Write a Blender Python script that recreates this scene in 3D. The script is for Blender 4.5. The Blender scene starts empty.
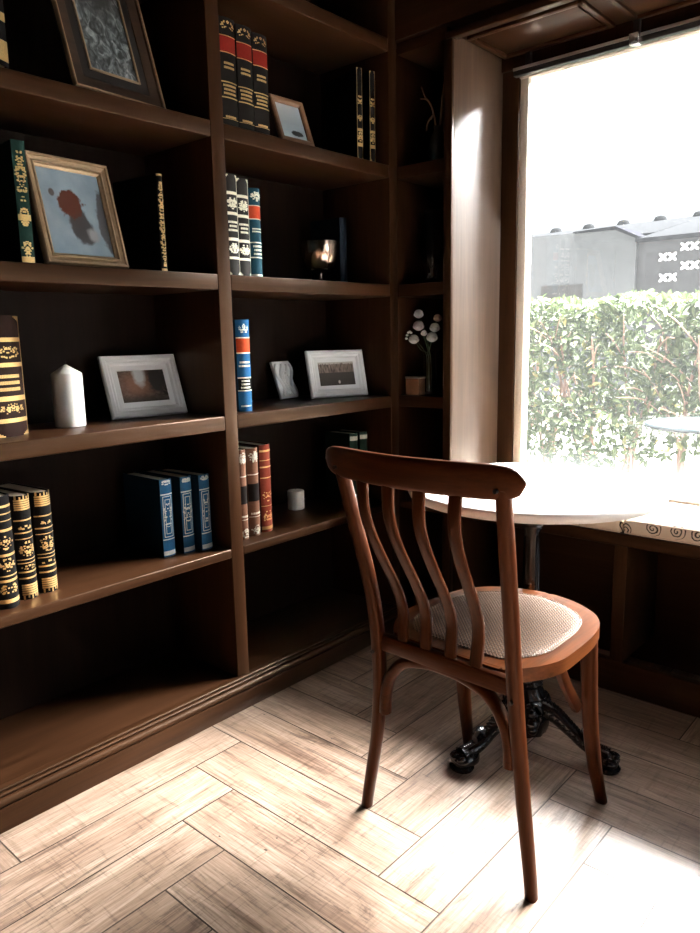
import bpy, bmesh, math, random
import numpy as np
from mathutils import Vector, Matrix
random.seed(7)
PI = math.pi
R = math.radians
scene = bpy.context.scene
COL = scene.collection

# ------------------------------------------------------------------ materials
def new_mat(name):
    m = bpy.data.materials.new(name); m.use_nodes = True
    nt = m.node_tree; nt.nodes.clear()
    return m, nt
def nd(nt, t, **kw):
    n = nt.nodes.new(t)
    for k, v in kw.items():
        if k == 'inp':
            for kk, vv in v.items(): n.inputs[kk].default_value = vv
        else: setattr(n, k, v)
    return n
def lk(nt, a, b): nt.links.new(a, b)
def rgba(c): return (c[0], c[1], c[2], 1)

def principled(nt, **inp):
    p = nd(nt, 'ShaderNodeBsdfPrincipled'); o = nd(nt, 'ShaderNodeOutputMaterial')
    lk(nt, p.outputs[0], o.inputs[0])
    for k, v in inp.items(): p.inputs[k].default_value = v
    return p

def plain(name, c, rough=.5, metal=0.0, noise=0.0, nscale=40, bump=0.0, coat=0.0, **kw):
    m, nt = new_mat(name)
    p = principled(nt, **{'Base Color': rgba(c), 'Roughness': rough, 'Metallic': metal, 'Coat Weight': coat})
    for k, v in kw.items(): p.inputs[k].default_value = v
    if noise or bump:
        tc = nd(nt, 'ShaderNodeTexCoord')
        n = nd(nt, 'ShaderNodeTexNoise', inp={'Scale': nscale, 'Detail': 5})
        lk(nt, tc.outputs['Object'], n.inputs['Vector'])
        if noise:
            mx = nd(nt, 'ShaderNodeMix', data_type='RGBA')
            mx.inputs[6].default_value = rgba([x*(1-noise) for x in c]); mx.inputs[7].default_value = rgba([min(1, x*(1+noise)) for x in c])
            lk(nt, n.outputs[0], mx.inputs[0]); lk(nt, mx.outputs[2], p.inputs['Base Color'])
        if bump:
            b = nd(nt, 'ShaderNodeBump', inp={'Strength': bump, 'Distance': .002})
            lk(nt, n.outputs[0], b.inputs['Height']); lk(nt, b.outputs[0], p.inputs['Normal'])
    return m

def wood(name, c1, c2, axis=1, rough=.38, scale=1.0, coat=.15, bump=.12, spec=.5, tint=(1, 1, 1)):
    m, nt = new_mat(name)
    p = principled(nt, **{'Roughness': rough, 'Coat Weight': coat, 'Coat Roughness': .25, 'Specular IOR Level': spec, 'Specular Tint': rgba(tint)})
    tc = nd(nt, 'ShaderNodeTexCoord')
    mp = nd(nt, 'ShaderNodeMapping')
    s = [26*scale]*3; s[axis] = 1.6*scale
    mp.inputs['Scale'].default_value = s
    lk(nt, tc.outputs['Object'], mp.inputs[0])
    n1 = nd(nt, 'ShaderNodeTexNoise', inp={'Scale': 1.0, 'Detail': 6, 'Roughness': .62, 'Distortion': .6})
    lk(nt, mp.outputs[0], n1.inputs['Vector'])
    mp2 = nd(nt, 'ShaderNodeMapping')
    s2 = [150*scale]*3; s2[axis] = 5*scale
    mp2.inputs['Scale'].default_value = s2
    lk(nt, tc.outputs['Object'], mp2.inputs[0])
    n2 = nd(nt, 'ShaderNodeTexNoise', inp={'Scale': 1.0, 'Detail': 3})
    lk(nt, mp2.outputs[0], n2.inputs['Vector'])
    ad = nd(nt, 'ShaderNodeMath', operation='MULTIPLY_ADD'); ad.inputs[1].default_value = .45
    lk(nt, n2.outputs[0], ad.inputs[0]); lk(nt, n1.outputs[0], ad.inputs[2])
    cr = nd(nt, 'ShaderNodeValToRGB')
    cr.color_ramp.elements[0].position = .5; cr.color_ramp.elements[0].color = rgba(c1)
    cr.color_ramp.elements[1].position = .92; cr.color_ramp.elements[1].color = rgba(c2)
    lk(nt, ad.outputs[0], cr.inputs[0]); lk(nt, cr.outputs[0], p.inputs['Base Color'])
    b = nd(nt, 'ShaderNodeBump', inp={'Strength': bump, 'Distance': .001})
    lk(nt, ad.outputs[0], b.inputs['Height']); lk(nt, b.outputs[0], p.inputs['Normal'])
    return m

M = {}
SH1, SH2 = (.0135, .0050, .0021), (.034, .0135, .0058)
for ax, nm in ((0, 'x'), (1, 'y'), (2, 'z')):
    M['shelf_'+nm] = wood('walnut_'+nm, SH1, SH2, ax, rough=.36, coat=.0, spec=.26, tint=(1, .66, .42))
    M['chair_'+nm] = wood('cherry_'+nm, (.015, .0031, .0007), (.046, .0108, .0024), ax, rough=.34, scale=1.3, coat=.0, spec=.22, tint=(1, .55, .34))
    M['reveal_'+nm] = wood('reveal_'+nm, (.052, .027, .0155), (.090, .053, .032), ax, rough=.42)  # paler copy of the walnut, strong window light put into its colour
M['back'] = wood('shelf_back', (.004, .0016, .0008), (.010, .0042, .002), 2, rough=.6, coat=0, spec=.06)  # darker than the shelf wood: compartment shade put into the panel colour
M['gold'] = plain('gilt', (.70, .46, .19), .4, .85, noise=.25, nscale=300)
M['pale_gold'] = plain('pale_gilt', (.95, .87, .68), .4, .35, noise=.2, nscale=300)
M['pages'] = plain('paper_block', (.62, .53, .39), .8, noise=.2, nscale=250)
M['white_wax'] = plain('wax', (.80, .78, .73), .5, noise=.05, nscale=60, **{'Subsurface Weight': .15, 'Subsurface Radius': (.01, .008, .006)})
M['white_paint'] = plain('white_paint', (.90, .91, .92), .45, noise=.04, nscale=90)
M['white_mat'] = plain('white_mount', (.88, .89, .90), .8)
M['plaster'] = plain('cast_white', (.92, .92, .92), .55)
M['wick'] = plain('wick', (.05, .045, .04), .9)
M['iron'] = plain('black_iron', (.010, .011, .013), .22, .3, noise=.2, nscale=120, bump=.1, coat=.6)
M['black'] = plain('black_board', (.012, .01, .009), .5)
M['marble'] = plain('white_stone_top', (.80, .79, .77), .35, noise=.05, nscale=9)
M['silver'] = plain('brushed_silver', (.72, .70, .66), .32, .9, noise=.12, nscale=160)
M['bronze_frame'] = plain('bronze_frame', (.36, .25, .15), .38, .55, noise=.3, nscale=120)
M['dark_frame'] = wood('dark_frame', (.020, .011, .007), (.045, .024, .014), 0, rough=.35)
M['brown_frame'] = wood('brown_frame', (.13, .065, .033), (.2, .105, .055), 0, rough=.4)
M['copper'] = plain('brown_box', (.24, .12, .065), .4, .2, noise=.25, nscale=80)
M['twig'] = plain('dry_twig', (.17, .09, .05), .7, noise=.3, nscale=90)
M['petal'] = plain('white_petal', (.72, .69, .66), .6, noise=.1, nscale=120)
M['stem_green'] = plain('dark_stem', (.035, .06, .025), .6)

def glass_mat(name, tint=(1, 1, 1), rough=0.0):
    m, nt = new_mat(name)
    g = nd(nt, 'ShaderNodeBsdfGlass', inp={'Color': rgba(tint), 'Roughness': rough, 'IOR': 1.48})
    o = nd(nt, 'ShaderNodeOutputMaterial'); lk(nt, g.outputs[0], o.inputs[0])
    return m
M['glass'] = glass_mat('clear_glass', (.9, .93, .93))
def tan_sheen_mat():
    m, nt = new_mat('clear_glass_tan_sheen')
    g = nd(nt, 'ShaderNodeBsdfGlass', inp={'Color': (.9, .85, .8, 1), 'Roughness': .02, 'IOR': 1.48})
    gl = nd(nt, 'ShaderNodeBsdfGlossy', inp={'Color': (.62, .47, .38, 1), 'Roughness': .16})  # tan gloss paints warm reflections into the clear goblet glass
    mx = nd(nt, 'ShaderNodeMixShader', inp={0: .45}); lk(nt, g.outputs[0], mx.inputs[1]); lk(nt, gl.outputs[0], mx.inputs[2])
    o = nd(nt, 'ShaderNodeOutputMaterial'); lk(nt, mx.outputs[0], o.inputs[0]); return m
M['tan_sheen'] = tan_sheen_mat()
def pane_mat():
    m, nt = new_mat('window_pane')
    tr = nd(nt, 'ShaderNodeBsdfTransparent', inp={'Color': (.97, .98, .98, 1)})
    gl = nd(nt, 'ShaderNodeBsdfGlossy', inp={'Roughness': 0.0})
    fr = nd(nt, 'ShaderNodeFresnel', inp={'IOR': 1.45})
    df = nd(nt, 'ShaderNodeBsdfTranslucent', inp={'Color': (.9, .95, 1, 1)})
    tc = nd(nt, 'ShaderNodeTexCoord'); sp = nd(nt, 'ShaderNodeSeparateXYZ'); lk(nt, tc.outputs['Object'], sp.inputs[0])
    n = nd(nt, 'ShaderNodeTexNoise', inp={'Scale': 55, 'Detail': 8, 'Roughness': .7}); lk(nt, tc.outputs['Object'], n.inputs['Vector'])
    mr = nd(nt, 'ShaderNodeMapRange', inp={1: .60, 2: .72, 3: .02, 4: 0.0}); lk(nt, sp.outputs[2], mr.inputs[0])
    mn = nd(nt, 'ShaderNodeMath', operation='MULTIPLY'); lk(nt, mr.outputs[0], mn.inputs[0]); lk(nt, n.outputs[0], mn.inputs[1])
    ad = nd(nt, 'ShaderNodeMath', operation='MULTIPLY_ADD'); ad.inputs[1].default_value = .005; lk(nt, n.outputs[0], ad.inputs[0]); lk(nt, mn.outputs[0], ad.inputs[2])
    m1 = nd(nt, 'ShaderNodeMixShader'); lk(nt, ad.outputs[0], m1.inputs[0]); lk(nt, tr.outputs[0], m1.inputs[1]); lk(nt, df.outputs[0], m1.inputs[2])
    m2 = nd(nt, 'ShaderNodeMixShader'); lk(nt, fr.outputs[0], m2.inputs[0]); lk(nt, m1.outputs[0], m2.inputs[1]); lk(nt, gl.outputs[0], m2.inputs[2])
    o = nd(nt, 'ShaderNodeOutputMaterial'); lk(nt, m2.outputs[0], o.inputs[0])
    return m
M['pane'] = pane_mat()

def cane_mat():
    m, nt = new_mat('woven_cane')
    p = principled(nt, **{'Roughness': .5, 'Specular IOR Level': .35})
    tc = nd(nt, 'ShaderNodeTexCoord'); mp = nd(nt, 'ShaderNodeMapping'); mp.inputs['Rotation'].default_value = (0, 0, R(45))
    lk(nt, tc.outputs['Object'], mp.inputs[0])
    w1 = nd(nt, 'ShaderNodeTexWave', wave_type='BANDS', bands_direction='X', inp={'Scale': 48, 'Distortion': .3})
    w2 = nd(nt, 'ShaderNodeTexWave', wave_type='BANDS', bands_direction='Y', inp={'Scale': 48, 'Distortion': .3})
    ck = nd(nt, 'ShaderNodeTexChecker', inp={'Scale': 152})
    for n in (w1, w2, ck): lk(nt, mp.outputs[0], n.inputs['Vector'])
    mx = nd(nt, 'ShaderNodeMix', data_type='FLOAT'); lk(nt, ck.outputs[1], mx.inputs[0]); lk(nt, w1.outputs[1], mx.inputs[2]); lk(nt, w2.outputs[1], mx.inputs[3])
    cr = nd(nt, 'ShaderNodeValToRGB')
    cr.color_ramp.elements[0].position = .1; cr.color_ramp.elements[0].color = (.03, .014, .008, 1)
    cr.color_ramp.elements[1].position = .7; cr.color_ramp.elements[1].color = (.19, .115, .075, 1)
    lk(nt, mx.outputs[0], cr.inputs[0]); lk(nt, cr.outputs[0], p.inputs['Base Color'])
    b = nd(nt, 'ShaderNodeBump', inp={'Strength': .8, 'Distance': .0015}); lk(nt, mx.outputs[0], b.inputs['Height']); lk(nt, b.outputs[0], p.inputs['Normal'])
    return m
M['cane'] = cane_mat()

def cushion_mat():
    m, nt = new_mat('rose_print_fabric')
    p = principled(nt, **{'Roughness': .9, 'Specular IOR Level': .2})
    tc = nd(nt, 'ShaderNodeTexCoord'); sp = nd(nt, 'ShaderNodeSeparateXYZ'); lk(nt, tc.outputs['Object'], sp.inputs[0])
    yz = nd(nt, 'ShaderNodeMath', operation='ADD'); lk(nt, sp.outputs[1], yz.inputs[0]); lk(nt, sp.outputs[2], yz.inputs[1])
    cb = nd(nt, 'ShaderNodeCombineXYZ'); lk(nt, sp.outputs[0], cb.inputs[0]); lk(nt, yz.outputs[0], cb.inputs[1])
    wn = nd(nt, 'ShaderNodeTexNoise', inp={'Scale': 40, 'Detail': 2}); lk(nt, cb.outputs[0], wn.inputs['Vector'])
    wv = nd(nt, 'ShaderNodeVectorMath', operation='MULTIPLY_ADD'); wv.inputs[1].default_value = (.012, .012, 0); lk(nt, wn.outputs[1], wv.inputs[0]); lk(nt, cb.outputs[0], wv.inputs[2])
    vo = nd(nt, 'ShaderNodeTexVoronoi', voronoi_dimensions='2D', inp={'Scale': 15, 'Randomness': .55}); lk(nt, wv.outputs[0], vo.inputs['Vector'])
    su = nd(nt, 'ShaderNodeVectorMath', operation='SUBTRACT'); lk(nt, wv.outputs[0], su.inputs[0]); lk(nt, vo.outputs['Position'], su.inputs[1])
    s2 = nd(nt, 'ShaderNodeSeparateXYZ'); lk(nt, su.outputs[0], s2.inputs[0])
    at = nd(nt, 'ShaderNodeMath', operation='ARCTAN2'); lk(nt, s2.outputs[1], at.inputs[0]); lk(nt, s2.outputs[0], at.inputs[1])
    ln = nd(nt, 'ShaderNodeVectorMath', operation='LENGTH'); lk(nt, su.outputs[0], ln.inputs[0])
    ma = nd(nt, 'ShaderNodeMath', operation='MULTIPLY_ADD'); ma.inputs[1].default_value = 620; lk(nt, ln.outputs['Value'], ma.inputs[0]); lk(nt, at.outputs[0], ma.inputs[2])
    si = nd(nt, 'ShaderNodeMath', operation='SINE'); lk(nt, ma.outputs[0], si.inputs[0])
    g1 = nd(nt, 'ShaderNodeMath', operation='GREATER_THAN'); g1.inputs[1].default_value = .35; lk(nt, si.outputs[0], g1.inputs[0])
    l1 = nd(nt, 'ShaderNodeMath', operation='LESS_THAN'); l1.inputs[1].default_value = .024; lk(nt, ln.outputs['Value'], l1.inputs[0])
    mu = nd(nt, 'ShaderNodeMath', operation='MULTIPLY'); lk(nt, g1.outputs[0], mu.inputs[0]); lk(nt, l1.outputs[0], mu.inputs[1])
    mx = nd(nt, 'ShaderNodeMix', data_type='RGBA'); mx.inputs[6].default_value = (.66, .55, .43, 1); mx.inputs[7].default_value = (.035, .028, .022, 1)
    lk(nt, mu.outputs[0], mx.inputs[0]); lk(nt, mx.outputs[2], p.inputs['Base Color'])
    return m
M['cushion'] = cushion_mat()

def floor_mat():
    m, nt = new_mat('herringbone_planks')
    p = principled(nt, **{'Roughness': .36, 'Specular IOR Level': .5})
    uv = nd(nt, 'ShaderNodeUVMap', uv_map='plank')      # metres along / across, offset per plank
    rnd = nd(nt, 'ShaderNodeAttribute', attribute_name='tone')
    def nz(sx, sy, det, dist=0, rough=.6):
        mp = nd(nt, 'ShaderNodeMapping'); mp.inputs['Scale'].default_value = (sx, sy, 1); lk(nt, uv.outputs[0], mp.inputs[0])
        n = nd(nt, 'ShaderNodeTexNoise', inp={'Scale': 1, 'Detail': det, 'Distortion': dist, 'Roughness': rough}); lk(nt, mp.outputs[0], n.inputs['Vector'])
        return n.outputs[0]
    def ramp(src, stops):
        c = nd(nt, 'ShaderNodeValToRGB'); e = c.color_ramp.elements
        e[0].position, e[0].color = stops[0][0], rgba(stops[0][1]); e[1].position, e[1].color = stops[-1][0], rgba(stops[-1][1])
        for pos, cc in stops[1:-1]:
            x = e.new(pos); x.color = rgba(cc)
        lk(nt, src, c.inputs[0]); return c.outputs[0]
    def mul(a, b, f=1.0):
        x = nd(nt, 'ShaderNodeMix', data_type='RGBA', blend_type='MULTIPLY'); x.inputs[0].default_value = f
        lk(nt, a, x.inputs[6]); lk(nt, b, x.inputs[7]); return x.outputs[2]
    base = ramp(nz(2.2, 17, 7, 1.0), [(.28, (.12, .07, .047)), (.44, (.27, .187, .138)), (.72, (.43, .33, .262))])
    grain = ramp(nz(7, 190, 4), [(.32, (.52, .47, .43)), (.60, (1, 1, 1))])
    saw = ramp(nz(95, 11, 4, .8), [(.30, (.50, .46, .43)), (.46, (1, 1, 1))])
    streak = ramp(nz(2.4, 24, 9, 2.2, .74), [(.33, (.20, .15, .12)), (.48, (1, 1, 1))])
    knots = ramp(nz(26, 38, 2), [(.235, (.12, .11, .11)), (.275, (1, 1, 1))])
    c = mul(base, grain, .95); c = mul(c, saw, .6); c = mul(c, streak, .85); c = mul(c, knots, .9)
    tone = ramp(rnd.outputs['Fac'], [(0, (.76, .72, .70)), (1, (1.0, 1.0, 1.0))])
    c = mul(c, tone); lk(nt, c, p.inputs['Base Color'])
    rr = nd(nt, 'ShaderNodeMapRange', inp={1: .3, 2: .7, 3: .44, 4: .30}); lk(nt, nz(5, 40, 4), rr.inputs[0]); lk(nt, rr.outputs[0], p.inputs['Roughness'])
    b = nd(nt, 'ShaderNodeBump', inp={'Strength': .25, 'Distance': .001}); lk(nt, nz(7, 190, 4), b.inputs['Height']); lk(nt, b.outputs[0], p.inputs['Normal'])
    return m
M['floor'] = floor_mat()
M['grout'] = plain('plank_joint', (.05, .034, .025), .8)
M['wall_dark'] = plain('dark_wall', (.02, .014, .011), .7, noise=.1, nscale=6)
M['ceil'] = plain('ceiling_paint', (.025, .02, .018), .8)

# ------------------------------------------------------------------ geometry helpers
class MB:
    """gathers shapes for ONE mesh object"""
    def __init__(s): s.bm = bmesh.new(); s.mi = 0
    def _add(s, verts, faces, smooth=False):
        vs = [s.bm.verts.new(v) for v in verts]
        out = []
        for f in faces:
            try:
                fc = s.bm.faces.new([vs[i] for i in f]); fc.material_index = s.mi; fc.smooth = smooth; out.append(fc)
            except ValueError: pass
        return vs, out
    def box(s, x0, x1, y0, y1, z0, z1, bev=0.0, seg=2, mat=None):
        v = [(x, y, z) for x in (x0, x1) for y in (y0, y1) for z in (z0, z1)]
        if mat is not None: v = [mat @ Vector(p) for p in v]
        f = [(0, 1, 3, 2), (4, 6, 7, 5), (0, 4, 5, 1), (2, 3, 7, 6), (0, 2, 6, 4), (1, 5, 7, 3)]
        vs, fs = s._add(v, f)
        if bev:
            es = list({e for fc in fs for e in fc.edges})
            r = bmesh.ops.bevel(s.bm, geom=es, offset=bev, segments=seg, affect='EDGES', profile=.5)
            for fc in r['faces']: fc.material_index = s.mi
        return s
    def prism(s, pts, z0, z1, axis=2, bev=0.0, seg=2, mat=None):
        """pts: 2D outline; extruded along axis"""
        n = len(pts)
        def m3(a, b, c):
            return (a, b, c) if axis == 2 else ((a, c, b) if axis == 1 else (c, a, b))
        v = [m3(p[0], p[1], z0) for p in pts] + [m3(p[0], p[1], z1) for p in pts]
        if mat is not None: v = [mat @ Vector(p) for p in v]
        f = [tuple(range(n))[::-1], tuple(range(n, 2*n))] + [(i, (i+1) % n, n+(i+1) % n, n+i) for i in range(n)]
        vs, fs = s._add(v, f)
        if bev:
            es = list({e for fc in fs[:2] for e in fc.edges})
            r = bmesh.ops.bevel(s.bm, geom=es, offset=bev, segments=seg, affect='EDGES', profile=.5)
            for fc in r['faces']: fc.material_index = s.mi; fc.smooth = True
        return s
    def lathe(s, prof, n=32, cx=0, cy=0, mat=None, flute=None, cap=True):
        """prof: (r, z) list bottom to top"""
        v = []
        for k, (r, z) in enumerate(prof):
            for i in range(n):
                a = 2*PI*i/n; rr = r*(flute(a, z) if flute else 1)
                v.append((cx+rr*math.cos(a), cy+rr*math.sin(a), z))
        if mat is not None: v = [mat @ Vector(p) for p in v]
        f = []
        for k in range(len(prof)-1):
            for i in range(n):
                j = (i+1) % n; f.append((k*n+i, k*n+j, (k+1)*n+j, (k+1)*n+i))
        if cap: f.append(tuple(range(n))[::-1]); f.append(tuple(range((len(prof)-1)*n, len(prof)*n)))
        s._add(v, f, True); return s
    def loft(s, secs, smooth=True, cap=True):
        n = len(secs[0]); v = [p for q in secs for p in q]; f = []
        for k in range(len(secs)-1):
            for i in range(n):
                j = (i+1) % n; f.append((k*n+i, k*n+j, (k+1)*n+j, (k+1)*n+i))
        if cap: f.append(tuple(range(n))[::-1]); f.append(tuple(range((len(secs)-1)*n, len(secs)*n)))
        s._add(v, f, smooth); return s
    def tube(s, path, rad, n=10, ref=(0, 0, 1), ry=None, power=1.0, cap=True):
        """sweep an ellipse (rad, ry) along path; rad may be list"""
        P = [Vector(p) for p in path]; secs = []
        for i, p in enumerate(P):
            t = (P[min(i+1, len(P)-1)]-P[max(i-1, 0)]).normalized()
            r = Vector(ref); a = t.cross(r)
            if a.length < 1e-4: a = t.cross(Vector((1, 0, 0)))
            a.normalize(); b = a.cross(t).normalized()
            ra = rad[i] if isinstance(rad, (list, tuple)) else rad
            rb = (ry[i] if isinstance(ry, (list, tuple)) else ry) if ry is not None else ra
            q = []
            for k in range(n):
                th = 2*PI*k/n; c, sn = math.cos(th), math.sin(th)
                if power != 1: c = math.copysign(abs(c)**power, c); sn = math.copysign(abs(sn)**power, sn)
                q.append(p+a*(ra*c)+b*(rb*sn))
            secs.append(q)
        s.loft(secs, cap=cap); return s
    def ball(s, c, r, sc=(1, 1, 1), u=14, v=9, mat=None):
        prof = []; vs = []
        m = Matrix.Translation(c) @ (mat if mat is not None else Matrix()) @ Matrix.Diagonal((sc[0]*r, sc[1]*r, sc[2]*r, 1))
        k = bmesh.ops.create_uvsphere(s.bm, u_segments=u, v_segments=v, radius=1, matrix=m)
        for x in k['verts']:
            for fc in x.link_faces: fc.smooth = True; fc.material_index = s.mi
        return s
    def build(s, name, mat, parent=None, smooth=None, angle=40):
        bmesh.ops.recalc_face_normals(s.bm, faces=s.bm.faces)
        if smooth:
            for f in s.bm.faces: f.smooth = True
        me = bpy.data.meshes.new(name); s.bm.to_mesh(me); s.bm.free()
        for m in (mat if isinstance(mat, (list, tuple)) else [mat]): me.materials.append(m)
        try: me.set_sharp_from_angle(angle=R(angle))
        except Exception: pass
        o = bpy.data.objects.new(name, me); COL.objects.link(o)
        if parent is not None: o.parent = parent
        return o

def tag(o, label=None, cat=None, group=None, kind=None):
    if label: o['label'] = label
    if cat: o['category'] = cat
    if group: o['group'] = group
    if kind: o['kind'] = kind
    return o
def thing(name, label, cat, loc=(0, 0, 0), rot=(0, 0, 0), group=None):
    o = bpy.data.objects.new(name, None); COL.objects.link(o); o.empty_display_size = .05
    o.location = loc; o.rotation_euler = rot
    return tag(o, label, cat, group)
def struct(o): o['kind'] = 'structure'; return o
def sel(w, d, n=16, p=.55):
    """superellipse outline"""
    q = []
    for k in range(n):
        t = 2*PI*k/n; c, s_ = math.cos(t), math.sin(t)
        q.append((w*math.copysign(abs(c)**p, c), d*math.copysign(abs(s_)**p, s_)))
    return q
def interp(x, xs, ys): return float(np.interp(x, xs, ys))
def spline(pts, n):
    """Catmull-Rom through points"""
    P = [Vector(p) for p in pts]; out = []
    m = len(P)-1
    for k in range(n+1):
        t = k/n*m; i = min(int(t), m-1); f = t-i
        a, b, c, d = P[max(i-1, 0)], P[i], P[i+1], P[min(i+2, m)]
        out.append(.5*((2*b)+(c-a)*f+(2*a-5*b+4*c-d)*f*f+(3*b-a-3*c+d)*f**3))
    return out

# ------------------------------------------------------------------ measured layout
XF = -1.69            # bookcase face
YW = 2.19             # face of window wall / bench
YG = 2.515            # glass
XR = -1.445           # window reveal
SH = {1: (1.694, 1.737), 2: (1.283, 1.327), 3: (.879, .921), 4: (.487, .515)}
RX = 2.2; RY = -3.2; CZ = 2.75
DY0, DY1, DZ = 1.05, 2.10, 2.05

# ------------------------------------------------------------------ floor
def build_floor():
    W = .16; n = 4; x0, y0 = -1.53, 1.07; g = .0018
    xmin, xmax, ymin, ymax = -2.06, RX+.05, RY, 2.56
    me = bpy.data.meshes.new('floor'); vs = []; fs = []; uvs = []; tone = []; mi = []
    def quad(a, b, c, d, z, uvq, t, m):
        k = len(vs); vs.extend([(a[0], a[1], z), (b[0], b[1], z), (c[0], c[1], z), (d[0], d[1], z)])
        fs.append((k, k+1, k+2, k+3)); uvs.extend(uvq); tone.extend([t]*4); mi.append(m)
    i0, i1 = int((xmin-x0)/W)-6, int((xmax-x0)/W)+6
    j0, j1 = int((ymin-y0)/W)-6, int((ymax-y0)/W)+6
    rg = random.Random(3)
    cl = lambda v, a, b: max(a, min(b, v))
    for i in range(i0, i1):
        for j in range(j0, j1):
            k = (i+j) % (2*n)
            if k == 0: X0, X1, Y0, Y1, al = x0+i*W, x0+(i+n)*W, y0+j*W, y0+(j+1)*W, 0
            elif k == n: X0, X1, Y0, Y1, al = x0+i*W, x0+(i+1)*W, y0+j*W, y0+(j+n)*W, 1
            else: continue
            A, B, Cc, D = cl(X0+g, xmin, xmax), cl(X1-g, xmin, xmax), cl(Y0+g, ymin, ymax), cl(Y1-g, ymin, ymax)
            if B-A < .004 or D-Cc < .004: continue
            ou, ov = rg.uniform(0, 40), rg.uniform(0, 40)
            U = lambda x, y: ((x-X0)+ou, (y-Y0)+ov) if al == 0 else ((y-Y0)+ou, (x-X0)+ov)
            quad((A, Cc), (B, Cc), (B, D), (A, D), 0.0, [U(A, Cc), U(B, Cc), U(B, D), U(A, D)], rg.random(), 0)
    quad((xmin, ymin), (xmax, ymin), (xmax, ymax), (xmin, ymax), -.0012, [(0, 0)]*4, .5, 1)
    me.from_pydata(vs, [], fs)
    ul = me.uv_layers.new(name='plank'); ul.data.foreach_set('uv', [c for u in uvs for c in u])
    at = me.attributes.new('tone', 'FLOAT', 'POINT'); at.data.foreach_set('value', tone)
    me.materials.append(M['floor']); me.materials.append(M['grout'])
    me.polygons.foreach_set('material_index', mi); me.update()
    o = bpy.data.objects.new('floor', me); COL.objects.link(o); struct(o)
build_floor()
b = MB(); b.box(-2.3, RX+.2, RY-.1, 2.62, -.12, -.004); struct(b.build('floor_slab', M['grout']))

# ------------------------------------------------------------------ room shell
b = MB(); b.box(-2.12, -2.05, RY, 2.62, 0, CZ); struct(b.build('wall_left', M['shelf_z']))
b = MB(); b.box(RX, RX+.1, RY, DY0, 0, CZ); b.box(RX, RX+.1, DY1, 2.62, 0, CZ); b.box(RX, RX+.1, DY0, DY1, DZ, CZ); struct(b.build('wall_right', M['wall_dark']))
# glazed door to the terrace on the right
door = bpy.data.objects.new('door_1', None); COL.objects.link(door); door.location = (RX+.05, DY0, 0); struct(door)
b = MB()
for (p, q, r_, s_) in ((0, .07, 0, DZ), (DY1-DY0-.07, DY1-DY0, 0, DZ), (.07, DY1-DY0-.07, 0, .10), (.07, DY1-DY0-.07, DZ-.07, DZ)): b.box(-.025, .025, p, q, r_, s_, .003)
b.build('door_frame', M['shelf_z'], door)
b = MB(); b.box(-.002, .002, .065, DY1-DY0-.065, .095, DZ-.065); b.build('pane', M['pane'], door)
b = MB(); b.tube([(-.028, .035, 1.0), (-.055, .035, 1.0), (-.055, .12, 1.0)], .008, 8); b.build('door_handle', M['silver'], door)
b = MB(); b.box(-2.12, RX+.1, RY-.1, RY, 0, CZ); struct(b.build('wall_behind', M['wall_dark']))
b = MB(); b.box(-2.12, RX+.1, RY-.1, 2.66, CZ, CZ+.1); struct(b.build('ceiling', M['ceil']))
WXR = 1.42            # right reveal
b = MB()
b.box(-2.05, -1.425, 2.52, 2.62, 0, CZ)
b.box(-1.425, WXR, 2.545, 2.62, 0, .57)
b.box(-1.425, WXR, 2.50, 2.62, 2.125, CZ)
b.box(-2.05, RX, YW, 2.50, 2.152, CZ)
b.box(WXR+.03, RX, YW, 2.62, 0, 2.152)
struct(b.build('wall_window', M['shelf_x']))
# soffit with raised moulded panels
b = MB(); b.box(XR, WXR, YW, YG-.015, 2.11, 2.15, .002)
b.box(XR-.03, WXR, YW-.012, YW+.02, 2.098, 2.122, .004)
struct(b.build('trim_1', M['shelf_x']))
b = MB()
for k in range(6):
    xa = -1.428+k*.455; xb = xa+.40; ya, yb = 2.235, 2.485
    if xb > WXR: break
    for (p, q, r, s_) in ((xa, xb, ya, ya+.02), (xa, xb, yb-.02, yb), (xa, xa+.02, ya, yb), (xb-.02, xb, ya, yb)):
        b.box(p, q, r, s_, 2.099, 2.112, .004)
    b.box(xa+.03, xb-.03, ya+.03, yb-.03, 2.105, 2.112, .003)
struct(b.build('trim_2', M['shelf_x']))
# right reveal
b = MB(); b.box(WXR, WXR+.03, YW, YG, 0, 2.15); struct(b.build('trim_3', M['reveal_z']))

# window
win = bpy.data.objects.new('window_1', None); COL.objects.link(win); win.location = (-1.425, YG, .60); struct(win)
def wpart(bm_, name, mat):
    o = bm_.build(name, mat); o.parent = win; o.matrix_parent_inverse = Matrix.Translation((1.425, -YG, -.60)); return o
b = MB(); b.box(XR, -1.378, 2.503, 2.55, .585, 2.11, .003); b.box(WXR-.05, WXR, 2.488, 2.545, .585, 2.11, .003)
b.box(XR, WXR, 2.492, 2.545, 2.062, 2.11, .003)
wpart(b, 'frame', M['shelf_z'])
b = MB(); b.box(-1.378, -1.346, 2.512, 2.56, .585, 2.062, .002); b.box(WXR-.085, WXR-.05, 2.505, 2.56, .60, 2.062, .002)
b.box(-1.378, WXR-.05, 2.505, 2.56, 2.03, 2.062, .002); b.box(-1.43, WXR, 2.50, 2.60, .566, .586, .003)
wpart(b, 'glazing_bead', plain('beige_bead', (.62, .54, .46), .5))
b = MB(); b.box(-1.36, WXR-.08, 2.528, 2.532, .582, 2.04); wpart(b, 'pane', M['pane'])

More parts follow.
